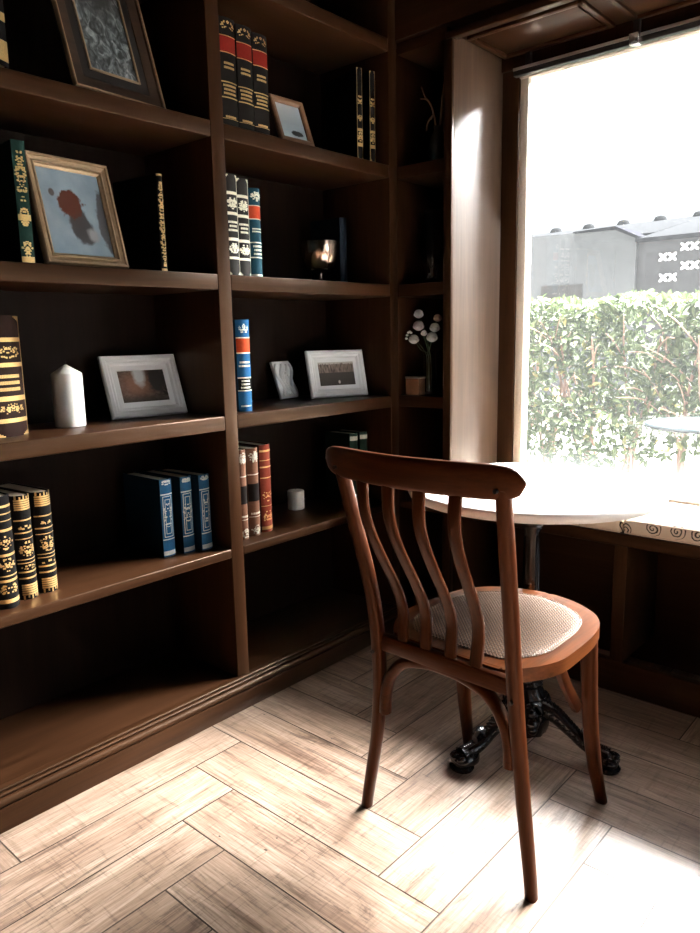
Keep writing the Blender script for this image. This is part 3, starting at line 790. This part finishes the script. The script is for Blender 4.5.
def n_xy(nt, vec):
    s = nd(nt, 'ShaderNodeSeparateXYZ'); lk(nt, vec, s.inputs[0]); return s.outputs[0], s.outputs[1]
def n_blob(nt, vec, cx, cy, rx, ry, soft=.25, wob=.0):
    x, y = n_xy(nt, vec)
    a = n_math(nt, 'DIVIDE', n_math(nt, 'SUBTRACT', x, v=cx), v=rx); b_ = n_math(nt, 'DIVIDE', n_math(nt, 'SUBTRACT', y, v=cy), v=ry)
    d = n_math(nt, 'SQRT', n_math(nt, 'ADD', n_math(nt, 'MULTIPLY', a, a), n_math(nt, 'MULTIPLY', b_, b_)))
    if wob: d = n_math(nt, 'ADD', d, n_math(nt, 'MULTIPLY', n_math(nt, 'SUBTRACT', n_noise(nt, vec, 9), v=.5), v=wob))
    r = nd(nt, 'ShaderNodeMapRange', inp={1: 1-soft, 2: 1.0, 3: 1.0, 4: 0.0}); lk(nt, d, r.inputs[0]); return r.outputs[0]
def n_mix(nt, f, a, b):
    m = nd(nt, 'ShaderNodeMix', data_type='RGBA'); lk(nt, f, m.inputs[0])
    for v, i in ((a, 6), (b, 7)):
        if isinstance(v, tuple): m.inputs[i].default_value = rgba(v)
        else: lk(nt, v, m.inputs[i])
    return m.outputs[2]
def ph_woods(nt, uv):       # dark wood edge with a warm sunlit gap
    base = n_ramp(nt, n_noise(nt, uv, 11, 8, 1), [(.35, (.012, .011, .010)), (.62, (.12, .10, .085))])
    x, y = n_xy(nt, uv)
    warm = n_mix(nt, n_blob(nt, uv, .40, .55, .55, .6, .95, .3), base, (.34, .16, .10))
    sky = n_mix(nt, n_blob(nt, uv, .45, .85, .16, .45, .5, .5), warm, (.62, .64, .66))
    dark = n_mix(nt, n_blob(nt, uv, .8, .7, .22, .5, .4, 1.2), sky, (.04, .035, .035))
    return n_mix(nt, n_blob(nt, uv, .45, -.1, .8, .4, .6, .6), dark, (.035, .025, .02))
def ph_lake(nt, uv):        # tree line over dark water
    x, y = n_xy(nt, uv)
    st = nd(nt, 'ShaderNodeMapping'); st.inputs['Scale'].default_value = (26, 4, 1); lk(nt, uv, st.inputs[0])
    trees = n_ramp(nt, n_noise(nt, st.outputs[0], 1, 5), [(.3, (.05, .035, .028)), (.7, (.30, .23, .19))])
    c = n_mix(nt, n_math(nt, 'GREATER_THAN', y, v=.55), (.055, .045, .04), trees)
    top = nd(nt, 'ShaderNodeMath', operation='MULTIPLY_ADD'); lk(nt, n_noise(nt, st.outputs[0], 2.0, 3), top.inputs[0]); top.inputs[1].default_value = -.25; top.inputs[2].default_value = 1.03
    c = n_mix(nt, n_math(nt, 'GREATER_THAN', y, top.outputs[0]), c, (.52, .48, .45))
    return n_mix(nt, n_blob(nt, uv, .55, .16, .035, .08, .3), c, (.6, .55, .5))
def ph_grey(nt, uv):        # pale sky and a small dark clump low down
    x, y = n_xy(nt, uv)
    c = n_ramp(nt, y, [(0, (.48, .55, .58)), (.22, (.30, .38, .43)), (.45, (.28, .33, .37)), (1, (.42, .45, .47))])
    return n_mix(nt, n_blob(nt, uv, .62, .17, .26, .09, .2, .7), c, (.012, .014, .016))
def ph_blue(nt, uv):        # soft blue ground with brown and dark shapes
    c = n_ramp(nt, n_noise(nt, uv, 3, 4), [(.3, (.15, .21, .265)), (.7, (.24, .305, .355))])
    c = n_mix(nt, n_blob(nt, uv, .52, .40, .17, .26, .2, .6), c, (.045, .042, .045)); c = n_mix(nt, n_blob(nt, uv, .62, .28, .15, .16, .2, .6), c, (.045, .042, .045))
    c = n_mix(nt, n_blob(nt, uv, .44, .60, .22, .17, .10, 1.1), c, (.075, .02, .01))
    c = n_mix(nt, n_blob(nt, uv, 1.0, .42, .16, .42, .2, .8), c, (.05, .05, .055))
    c = n_mix(nt, n_blob(nt, uv, .72, .26, .12, .10, .5, .8), c, (.25, .25, .255))
    return n_mix(nt, n_blob(nt, uv, .18, .72, .05, .05, .3, .3), c, (.06, .05, .05))
def ph_mono(nt, uv):        # dim grey leafy picture
    c = n_ramp(nt, n_noise(nt, uv, 7, 8, 1.5), [(.38, (.012, .014, .014)), (.52, (.10, .115, .12)), (.72, (.42, .45, .46))])
    return n_mix(nt, n_blob(nt, uv, .5, 1.0, .7, .5, .7, .8), c, (.02, .022, .022))

def picture(label, loc, yaw, lean, w, h, prof, fmat, mat_w, print_fn, mat_mat=None, dep=.02, inner=None, side=None, fillet=0.0, stand=True, name='picture_frame', lip=None):
    """prof: list of (inset from outer edge, height out of the face). pivot at rear bottom edge"""
    root = thing(name, label, 'picture frame', loc, (-lean, 0, yaw))
    b = MB()
    P = [(0, 0.0)]+[(i_, z_) for i_, z_ in prof]+[(prof[-1][0], .002), (0.0, 0.0)][:1]
    rings = []
    for ins, out in [(0, -0.0)]+prof+[(prof[-1][0], .004)]:
        rings.append([(-w/2+ins, -out, ins), (w/2-ins, -out, ins), (w/2-ins, -out, h-ins), (-w/2+ins, -out, h-ins)])
    v = [p for r_ in rings for p in r_]; f = []
    for k in range(len(rings)-1):
        for i in range(4): j = (i+1) % 4; f.append((k*4+i, k*4+j, (k+1)*4+j, (k+1)*4+i))
    f.append((0, 3, 2, 1))
    b._add(v, f); fr = b.build('frame', fmat, root, angle=20)
    if lip:
        b = MB()
        for q in ((-w/2-.001, w/2+.001, -.0, .004), (-w/2-.001, w/2+.001, h-.003, h+.001), (-w/2-.001, -w/2+.003, 0, h), (w/2-.003, w/2+.001, 0, h)): b.box(q[0], q[1], -.0185, -.004, q[2], q[3], .001)
        b.build('outer_lip', lip, root)
    ins = prof[-1][0]
    def sheet(x0, x1, z0, z1, y, name, mat, parent, th=.0012, uv=False):
        b = MB(); b.box(x0, x1, y, y+th, z0, z1); o = b.build(name, mat, parent)
        if uv:
            ul = o.data.uv_layers.new(name='photo')
            for lp in o.data.loops:
                c = o.data.vertices[lp.vertex_index].co; ul.data[lp.index].uv = ((c.x-x0)/(x1-x0), (c.z-z0)/(z1-z0))
        return o
    if mat_w > 0:
        # mount with a window, four strips in one mesh
        b = MB(); X, Zl, Zh = w/2-ins+.001, ins-.001, h-ins+.001; m_ = mat_w
        mx, mzl, mzh = X-m_*1.0, Zl+m_, Zh-m_
        for q in ((-X, X, Zl, mzl), (-X, X, mzh, Zh), (-X, -mx, mzl, mzh), (mx, X, mzl, mzh)): b.box(q[0], q[1], -.0062, -.0046, q[2], q[3])
        b.build('mount', mat_mat or M['white_mat'], root)
        if fillet:
            b = MB()
            for q in ((-mx, mx, mzl-fillet, mzl), (-mx, mx, mzh, mzh+fillet), (-mx-fillet, -mx, mzl-fillet, mzh+fillet), (mx, mx+fillet, mzl-fillet, mzh+fillet)): b.box(q[0], q[1], -.0105, -.006, q[2], q[3], .0008)
            b.build('inner_fillet', inner or fmat, root)
        sheet(-mx-.002, mx+.002, mzl-.002, mzh+.002, -.0044, 'photo', print_fn, root, uv=True)
    else:
        X = w/2-ins; sheet(-X-.001, X+.001, ins-.001, h-ins+.001, -.0044, 'photo', print_fn, root, uv=True)
    if stand:
        # easel leg reaching the shelf behind
        hl = h*.62; A = math.tan(lean)
        # leg foot on the shelf: world z=0 => local z = -y*tan(lean)... solved in the leaned frame
        yf = h*.30; zf = yf*math.tan(lean)+.004
        b = MB(); b.tube([(0, .001, hl), (0, yf*.5, (hl+zf)/2), (0, yf, zf+.003)], .018, 4, ref=(0, 1, 0), ry=.0022); b.build('easel_leg', M['black'], root)
    return root
wprof = [(.0, .012), (.004, .016), (.014, .016), (.019, .012), (.024, .012), (.028, .009), (.030, .006)]
def fpos(BL, BR, lean, out):
    """front-bottom edge ends -> pivot centre and yaw"""
    a, c = Vector(BL), Vector(BR); e = (c-a).normalized(); bk = Vector((-e.y, e.x, 0))
    m = (a+c)/2+bk*out*math.cos(lean); return (m.x, m.y, m.z+.0004), math.atan2(e.y, e.x)
l_ = R(22.0); p_, y_ = fpos((-1.885, 1.112, .921), (-1.853, 1.348, .921), l_, .012)
picture('white wooden frame with woodland photo beside the tall candle', p_, y_, l_, .238, .190, wprof, M['white_paint'], .017, print_mat('photo_woods', ph_woods))
l_ = R(15); p_, y_ = fpos((-1.862, 1.905, .921), (-1.782, 2.126, .921), l_, .012)
picture('white wooden frame with lakeside photo right of the relief plaque', p_, y_, l_, .236, .176, wprof, M['white_paint'], .015, print_mat('photo_lake', ph_lake))
l_ = R(20.5); p_, y_ = fpos((-1.715, 1.655, 1.737), (-1.711, 1.797, 1.737), l_, .012)
picture('small brown wooden frame leaning beside the red-labelled books', p_, y_, l_, .142, .155, [(0, .010), (.004, .014), (.014, .013), (.020, .008)], M['brown_frame'], 0, print_mat('photo_grey', ph_grey))
gprof = [(0, .014), (.003, .02), (.008, .02), (.010, .016), (.018, .013), (.020, .015), (.023, .015), (.025, .010), (.030, .007)]
l_ = R(14); p_, y_ = fpos((-1.715, .872, 1.327), (-1.735, 1.102, 1.327), l_, .014)
picture('tarnished gilt frame with blue picture on the left shelf', p_, y_, l_, .232, .272, gprof, M['bronze_frame'], 0, print_mat('photo_blue', ph_blue))
l_ = R(16.5); p_, y_ = fpos((-1.697, .972, 1.737), (-1.722, 1.237, 1.737), l_, .014)
picture('large dark frame with dim grey picture on the top left shelf', p_, y_, l_, .266, .345, [(0, .012), (.002, .016), (.005, .016), (.007, .011), (.03, .009), (.034, .008)], M['dark_frame'], .03, print_mat('photo_mono', ph_mono), mat_mat=M['black'], fillet=.005, inner=M['bronze_frame'], lip=M['bronze_frame'])
# thin gilt line round the dark frame comes from its own edge strip
# white relief plaque
l_ = R(18); p_, y_ = fpos((-1.941, 1.824, .921), (-1.956, 1.928, .921), l_, .01)
pl = thing('relief_plaque', 'small white plaque with wavy relief left of white frame', 'plaque', p_, (-l_, 0, y_))
b = MB()
W_, H_ = .100, .140
out = []
NN = 24
for i in range(NN+1): z = H_*i/NN; out.append((W_/2+.006*math.sin(z*70), z))
b.prism([(-W_/2, 0)]+out+[(-W_/2, H_)], -.012, 0, axis=1, bev=.002); b.build('slab', M['plaster'], pl)
b = MB()
for q in range(4):
    pts = []
    for i in range(21):
        u = i/20; pts.append((-W_*.36+W_*.24*q+.012*math.sin(u*2*PI+q*.9), -.013, .012+(H_-.024)*u))
    b.tube(pts, .005, 8, ref=(0, 1, 0), ry=.009)
b.tube(spline([(.0+.022*math.cos(t_)*(1-t_/14), -.014, .07+.034*math.sin(t_)*(1-t_/14)) for t_ in [i*.6 for i in range(20)]], 60), .0035, 8, ref=(0, 1, 0))
b.build('relief', M['plaster'], pl)
b = MB(); b.tube([(0, .001, .085), (0, .02, .05), (0, .043, .043*math.tan(l_)+.007)], .014, 4, ref=(0, 1, 0), ry=.002); b.build('easel_leg', M['black'], pl)

# ------------------------------------------------------------------ candles, goblet
def candle(label, loc, r_, h, peak, off=(0, 0)):
    c = thing('pillar_candle', label, 'candle', loc)
    b = MB(); prof = [(.001, 0), (r_-.002, 0), (r_, .002), (r_, h-.003), (r_-.002, h), (r_*.5, h+peak*.5), (.002, h+peak)]
    b.lathe(prof, 40); b.build('wax', M['white_wax'], c)
    b = MB(); b.tube([(0, 0, h+peak-.002), (.001, 0, h+peak+.004), (.003, 0, h+peak+.008)], .0012, 6, ref=(1, 0, 0)); b.build('wick', M['wick'], c)
candle('tall white candle left of the woodland photo frame', (-1.868, .974, Z3), .0395, .143, .022)
candle('small white candle right of the reddish book', (-1.912, 1.853, Z4), .031, .069, .004)
g = thing('glass_goblet', 'clear glass goblet right of the dark teal book', 'glass', (-1.785, 1.882, Z2))
b = MB()
gp = [(.001, 0), (.036, 0), (.038, .003), (.03, .007), (.010, .012), (.007, .02), (.009, .03), (.022, .038), (.045, .055), (.060, .080), (.067, .105), (.069, .135), (.0675, .135), (.065, .106), (.058, .082), (.043, .058), (.02, .043), (.001, .040)]
b.lathe(gp, 72, flute=lambda a, z: 1+.03*math.cos(18*a) if .035 < z < .10 else 1, cap=False); b.build('bowl', M['tan_sheen'], g)
b = MB()
for k in range(3):
    rr = .018; a = k*2.1
    b.lathe([(.001, .046), (.012, .046), (.0125, .075), (.009, .095), (.001, .105)], 12, cx=rr*math.cos(a), cy=rr*math.sin(a))
b.build('tea_light', M['white_wax'], g)

# ------------------------------------------------------------------ corner shelf ornaments
XC = -1.585
pass
v_ = thing('twig_vase', 'dark slender vase holding branching brown twigs, top corner shelf', 'vase', (-1.592, 2.31, Z1))
b = MB(); b.lathe([(.001, 0), (.024, 0), (.032, .02), (.036, .06), (.028, .10), (.014, .128), (.016, .14), (.013, .14), (.011, .128), (.001, .12)], 28, cap=False); b.build('body', M['black'], v_)
for pts in ([(0, 0, .10), (-.015, 0, .17), (-.035, .005, .22), (-.062, .01, .25), (-.078, .01, .29)], [(0, 0, .10), (.012, 0, .17), (.017, 0, .22), (.022, .005, .28)], [(-.02, 0, .18), (-.036, -.01, .16), (-.04, -.012, .13)], [(-.035, .005, .22), (-.05, 0, .24), (-.07, -.01, .243)]):
    P_ = spline(pts, 14); b = MB(); b.tube(P_, [interp(i, [0, 14], [.005, .0022]) for i in range(15)], 8, ref=(0, 1, 0)); b.build('twig', M['twig'], v_)
v_ = thing('cut_glass_vase', 'faceted clear glass vase on the middle corner shelf', 'vase', (-1.612, 2.30, Z2))
b = MB(); b.lathe([(.001, 0), (.034, 0), (.036, .008), (.02, .02), (.014, .04), (.020, .055), (.036, .09), (.042, .14), (.038, .20), (.044, .26), (.041, .26), (.035, .2), (.038, .14), (.03, .09), (.001, .06)], 24, flute=lambda a, z: 1+.05*math.cos(8*a), cap=False); b.build('body', M['glass'], v_, angle=20)
v_ = thing('flower_vase', 'clear glass vase of white flowers on the corner shelf', 'vase', (-1.622, 2.30, Z3))
b = MB(); b.lathe([(.001, 0), (.030, 0), (.032, .004), (.028, .06), (.026, .12), (.030, .165), (.028, .165), (.024, .12), (.026, .06), (.028, .008), (.001, .008)], 28, cap=False); b.build('body', M['glass'], v_)
rose_pts = [(-1.665, 2.29, 1.222, .021, 'white rose at top of the bunch'), (-1.655, 2.275, 1.178, .024, 'white rose in the middle of the bunch'), (-1.667, 2.262, 1.128, .022, 'white rose lowest on the left of the bunch'), (-1.598, 2.30, 1.170, .022, 'white rose on the right of the bunch, upper one'), (-1.600, 2.285, 1.135, .024, 'white rose on the right of the bunch, lower one'), (-1.592, 2.31, 1.205, .018, 'dim pinkish rose topmost on the right of the bunch'), (-1.640, 2.29, 1.150, .014, 'small white rosebud near the bunch centre')]
mt_pink = plain('dusky_petal', (.34, .24, .21), .6)
for (x, y, z, r_, lab) in rose_pts:
    r_ *= 1.04
    n_r = globals().get('n_r', -1)+1; ox, oy = .013*math.cos(n_r*.9), .013*math.sin(n_r*.9)
    rt = thing('rose', lab, 'flower', (-1.622+ox, 2.30+oy, Z3+.012), group='white flowers in the glass vase')
    loc = Vector((x+1.622-ox, y-2.30-oy, z-Z3-.012))
    b = MB(); b.tube(spline([(loc.x*.08, loc.y*.08, 0), (loc.x*.14, loc.y*.14, .13), (loc.x*.6, loc.y*.6, loc.z*.8), loc], 14), .0018, 6, ref=(0, 1, 0)); b.build('stem', M['stem_green'], rt)
    b = MB(); rg = random.Random(int(x*1e4)+int(z*1e3))
    b.ball(loc, r_*.82, (1, 1, .92), 16, 10)
    for lay, (n_, rr, tl) in enumerate(((3, .5, .2), (5, .75, .5), (6, .95, .9))):
        for k in range(n_):
            a = 2*PI*k/n_+lay*.7; m_ = Matrix.Rotation(a, 4, 'Z') @ Matrix.Rotation(tl, 4, 'Y')
            c_ = loc+Vector((math.cos(a)*r_*rr*.55, math.sin(a)*r_*rr*.55, r_*(.25-.2*lay)))
            b.ball(c_+Vector((0, 0, -r_*.1)), r_*.55, (.5, .8, .8), 10, 7, mat=m_)
    b.build('bloom', mt_pink if 'pinkish' in lab else M['petal'], rt)
sp_ = thing('blossom_spray', 'spray of tiny white blossoms low on the left of bunch', 'flower', (-1.622, 2.30, Z3+.012), group='white flowers in the glass vase')
b = MB()
for (dx, dz) in ((-.085, .222), (-.079, .232), (-.072, .235), (-.088, .21), (-.066, .231)):
    b.ball((dx+.026, -.062, dz-.012), .0055, (1, 1, .8), 8, 6)
b.build('bloom', M['petal'], sp_)
b = MB(); b.tube(spline([(0, 0, 0), (-.008, -.012, .14), (-.054, -.061, .214)], 12), .0014, 6, ref=(0, 1, 0)); b.build('stem', M['stem_green'], sp_)
bx = thing('keepsake_box', 'small brown box with pale lid edge beside flower vase', 'box', (-1.642, 2.235, Z3))
b = MB(); b.box(-.030, .032, -.02, .02, 0, .062, .002); b.build('body', M['copper'], bx)
b = MB(); b.box(-.032, .034, -.022, .022, .062, .070, .002); b.build('lid', M['silver'], bx)

# ------------------------------------------------------------------ outdoors
b = MB(); b.box(-14, 10, 2.62, 20, -.2, -.01); b.box(2.31, 10, -6, 2.62, -.2, -.01); struct(b.build('ground', plain('pale_paving', (.075, .073, .07), .8, noise=.12, nscale=3)))
def leaf_mat(name, c1, c2):
    m, nt = new_mat(name)
    p = nd(nt, 'ShaderNodeBsdfPrincipled', inp={'Roughness': .5, 'Specular IOR Level': .25}); tl = nd(nt, 'ShaderNodeBsdfTranslucent'); mx = nd(nt, 'ShaderNodeMixShader', inp={0: .1})
    at = nd(nt, 'ShaderNodeAttribute', attribute_name='tone')
    c = n_ramp(nt, at.outputs['Fac'], [(0, c1), (.8, c2), (1, (.30, .26, .09))])
    lk(nt, c, p.inputs['Base Color']); lk(nt, c, tl.inputs['Color'])
    lk(nt, p.outputs[0], mx.inputs[1]); lk(nt, tl.outputs[0], mx.inputs[2])
    o = nd(nt, 'ShaderNodeOutputMaterial'); lk(nt, mx.outputs[0], o.inputs[0]); return m
hx0, hx1, hy0, hy1, hz = -5.2, 2.6, 5.0, 5.75, 1.36
hg = thing('hedge', 'clipped green hedge with bare lower stems outside the window', 'hedge', ((hx0+hx1)/2, 5.4, 0))
def hedge_leaves():
    rg = np.random.default_rng(5); N = 40000
    x = rg.uniform(hx0, hx1, N); u = rg.random(N)
    y = np.where(u < .62, hy0+np.abs(rg.normal(0, .13, N)), rg.uniform(hy0, hy1, N))
    z = np.where(u < .8, .18+(hz-.18)*rg.random(N)**.85, hz-np.abs(rg.normal(0, .05, N)))
    # uneven lower edge and a few open gaps so that the stems show
    low = .27+.13*np.sin(x*3.1)+.10*np.sin(x*7.7+1)
    gap = np.sin(x*5.3+1.7)*np.sin(z*6.1+x*1.3)
    keep = (z > low-.18*rg.random(N)) & ~((gap > .80) & (y < 5.3))
    strag = rg.random(N) < .05
    keep |= strag & (z > .2)
    x, y, z = x[keep], y[keep], z[keep]; n = len(x)
    y = y+.05*np.sin(x*4+z*3); z = z+.02*np.sin(x*9)
    L = rg.uniform(.045, .082, n); W = L*rg.uniform(.42, .56, n)
    ax = rg.normal(0, 1, (n, 3)); ax[:, 2] -= .35; ax /= np.linalg.norm(ax, axis=1)[:, None]
    nr = rg.normal(0, .75, (n, 3)); nr[:, 1] -= .7; nr[:, 2] += .8
    sd = np.cross(ax, nr); sd /= np.linalg.norm(sd, axis=1)[:, None]; nn = np.cross(sd, ax)
    P = np.stack([x, y, z], 1); P[:, 0] -= (hx0+hx1)/2; P[:, 1] -= 5.4
    rel = [(0, 0, 0), (.35, .5, .1), (.7, .38, .06), (1, 0, -.05), (.7, -.38, .06), (.35, -.5, .1)]
    V = np.stack([P+ax*(L*a)[:, None]+sd*(W*b_)[:, None]+nn*(L*c)[:, None] for a, b_, c in rel], 1).reshape(-1, 3)
    idx = np.arange(n)[:, None]*6
    F = np.concatenate([np.concatenate([idx, idx+1, idx+2, idx+3], 1), np.concatenate([idx, idx+3, idx+4, idx+5], 1)], 0)
    me = bpy.data.meshes.new('foliage'); me.from_pydata(V.tolist(), [], F.tolist())
    at = me.attributes.new('tone', 'FLOAT', 'POINT'); at.data.foreach_set('value', np.repeat(np.clip(rg.normal(.45, .22, n), 0, 1), 6))
    me.materials.append(leaf_mat('hedge_leaf', (.026, .042, .016), (.070, .094, .038))); me.update()
    o = bpy.data.objects.new('foliage', me); COL.objects.link(o); o.parent = hg; o['kind'] = 'stuff'
hedge_leaves()
b = MB(); rg = random.Random(12)
x = hx0+.2
while x < hx1:
    X = x-(hx0+hx1)/2
    for q in range(4):
        dx = rg.uniform(-.3, .3); y0 = rg.uniform(-.26, .12)
        pts = spline([(X+rg.uniform(-.04, .04), y0, -.01), (X+dx*.3+rg.uniform(-.04, .04), y0-.04, .35), (X+dx*.7+rg.uniform(-.05, .05), y0-.12, .7), (X+dx+rg.uniform(-.08, .08), y0-.22, 1.1)], 12)
        b.tube(pts, [interp(i, [0, 12], [.020, .006]) for i in range(13)], 6, ref=(0, 1, 0))
        for w in range(4):
            p = pts[rg.randint(4, 11)]; e_ = Vector((rg.uniform(-.28, .28), rg.uniform(-.3, -.05), rg.uniform(.05, .3)))
            b.tube(spline([p, p+e_*.5+Vector((0, 0, .03)), p+e_], 6), [.006, .0055, .005, .0045, .004, .0035, .003], 5, ref=(0, 1, 0))
    x += rg.uniform(.28, .42)
b.build('branches', plain('bare_branch', (.17, .105, .075), .8, noise=.25, nscale=30), hg)

# outdoor bistro table
ot = thing('garden_table', 'pale blue round garden table in front of the hedge', 'table', (-.99, 3.68, 0))
pb = plain('blue_grey_paint', (.0042, .0058, .0066), .8, noise=.05, **{'Specular IOR Level': 0.0})
b = MB(); b.lathe([(.001, .688), (.272, .688), (.285, .692), (.288, .699), (.284, .705), (.001, .708)], 64); b.build('tabletop', pb, ot)
b = MB(); b.lathe([(.03, .02), (.028, .05), (.02, .08), (.02, .65), (.05, .675), (.10, .69)], 20); b.build('pedestal', pb, ot)
b = MB(); b.lathe([(.001, -.01), (.20, -.01), (.20, .008), (.10, .022), (.03, .03)], 40); b.build('foot_plate', pb, ot)

# neighbouring house
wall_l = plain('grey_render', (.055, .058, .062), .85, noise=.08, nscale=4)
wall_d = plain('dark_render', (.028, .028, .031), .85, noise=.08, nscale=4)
roof_m = plain('dark_slate_roof', (.0045, .0047, .0051), .9, noise=.1, nscale=8, **{'Specular IOR Level': 0.0})
hs_ = thing('house', 'grey neighbouring house beyond the hedge', 'house', (-4.5, 11, 0))
def hpart(bm_, name, mat, parent=None):
    o = bm_.build(name, mat); o.parent = parent or hs_
    if parent is None: o.matrix_parent_inverse = Matrix.Translation((4.5, -11, 0))
    return o
b = MB(); b.prism([(-8.6, -.01), (-3.74, -.01), (-3.74, 2.325), (-4.02, 2.465), (-8.6, 2.55)], 10.0, 14, axis=1); hpart(b, 'wing_wall', wall_l)
b = MB(); b.prism([(-4.6, 2.468), (-4.02, 2.458), (-3.71, 2.31), (-3.70, 2.345), (-4.01, 2.50), (-4.6, 2.485)], 9.94, 13.9, axis=1); hpart(b, 'wing_eave', plain('slate_eave', (.004, .004, .005), .9, **{'Specular IOR Level': 0.0}))
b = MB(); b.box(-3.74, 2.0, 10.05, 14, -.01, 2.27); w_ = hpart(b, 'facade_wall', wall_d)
b = MB(); b.box(-3.74, 2.1, 9.95, 14.1, 2.27, 2.315); hpart(b, 'eave_board', plain('dark_eave_board', (.012, .012, .014), .9, **{'Specular IOR Level': 0.0}))  # near-black board along the facade eave
b = MB(); b.prism([(9.96, 2.315), (14.1, 2.315), (14.1, 2.40), (13.0, 2.93)], -3.72, 2.1, axis=0); b.prism([(10.6, 2.45), (14.1, 2.45), (14.1, 2.55), (13.0, 2.93)], -8.4, -3.72, axis=0)
xx = -8.2
while xx < 2:
    b.lathe([(.11, 2.85), (.11, 2.93), (.08, 2.985), (.02, 3.005)], 12, cx=xx, cy=13.0); xx += .62
hpart(b, 'roof', roof_m)
b = MB(); b.box(-5.08, -4.46, 9.985, 10.02, 1.0, 1.78); hpart(b, 'window', M['black'])
wm = plain('white_vent_block', (.85, .85, .85), .6)
vents = [(-3.343, 2.06), (-3.08, 2.17), (-3.066, 1.935), (-3.328, 1.80), (-2.80, 2.06), (-2.80, 1.80), (-2.53, 2.17), (-2.53, 1.935)]
for (x, z) in vents:
    b = MB()
    for c in (-.058, .058):
        for q in range(4):
            a = PI/4+q*PI/2
            b.ball((x+c+.036*math.cos(a), 10.04, z+.040*math.sin(a)*.9), .031, (1.15, .5, .62), 10, 6, mat=Matrix.Rotation(-a, 4, 'Y'))
        b.ball((x+c, 10.035, z), .016, (1, 1, 1), 8, 6)
    hpart(b, 'vent_block', wm)

# ------------------------------------------------------------------ light
w = bpy.data.worlds.new('overcast_sky'); scene.world = w; w.use_nodes = True
nt = w.node_tree; nt.nodes.clear()
bg = nd(nt, 'ShaderNodeBackground', inp={'Strength': .6}); o = nd(nt, 'ShaderNodeOutputWorld')
tc = nd(nt, 'ShaderNodeTexCoord'); sp = nd(nt, 'ShaderNodeSeparateXYZ'); lk(nt, tc.outputs['Generated'], sp.inputs[0])
cr = nd(nt, 'ShaderNodeValToRGB'); e = cr.color_ramp.elements
e[0].position, e[0].color = 0.0, (.80, .86, .92, 1); e[1].position, e[1].color = .8, (1.0, 1.0, 1.0, 1)
lk(nt, sp.outputs[2], cr.inputs[0]); lk(nt, cr.outputs[0], bg.inputs[0]); lk(nt, bg.outputs[0], o.inputs[0])

sun = bpy.data.lights.new('hazy_sun', 'SUN'); so = bpy.data.objects.new('hazy_sun', sun); COL.objects.link(so)
sun.energy = 235.0; sun.angle = R(74); sun.color = (1.0, .98, .95)
el, az = R(61), R(25)
so.location = (1, 8, 9)
so.rotation_euler = Vector((math.sin(az)*math.cos(el), math.cos(az)*math.cos(el), math.sin(el))).to_track_quat('Z', 'Y').to_euler()

# ------------------------------------------------------------------ camera
cam = bpy.data.cameras.new('camera'); co = bpy.data.objects.new('camera', cam); COL.objects.link(co)
cam.sensor_fit = 'HORIZONTAL'; cam.sensor_width = 36; cam.lens = 730.036/700*36; cam.clip_start = .02
yaw, pit, rol = R(-41.5119), R(-10.2389), R(-1.13288)
f = Vector((math.sin(yaw)*math.cos(pit), math.cos(yaw)*math.cos(pit), math.sin(pit)))
r = Vector((math.cos(yaw), -math.sin(yaw), 0)); u = r.cross(f)
r2 = r*math.cos(rol)+u*math.sin(rol); u2 = -r*math.sin(rol)+u*math.cos(rol)
m = Matrix((r2, u2, -f)).transposed().to_4x4(); m.translation = (0, 0, 1.15)
co.matrix_world = m
scene.camera = co
vs = scene.view_settings
vs.view_transform = 'Standard'; vs.look = 'None'; vs.gamma = 1.0; vs.use_curve_mapping = False; vs.exposure = 1.4
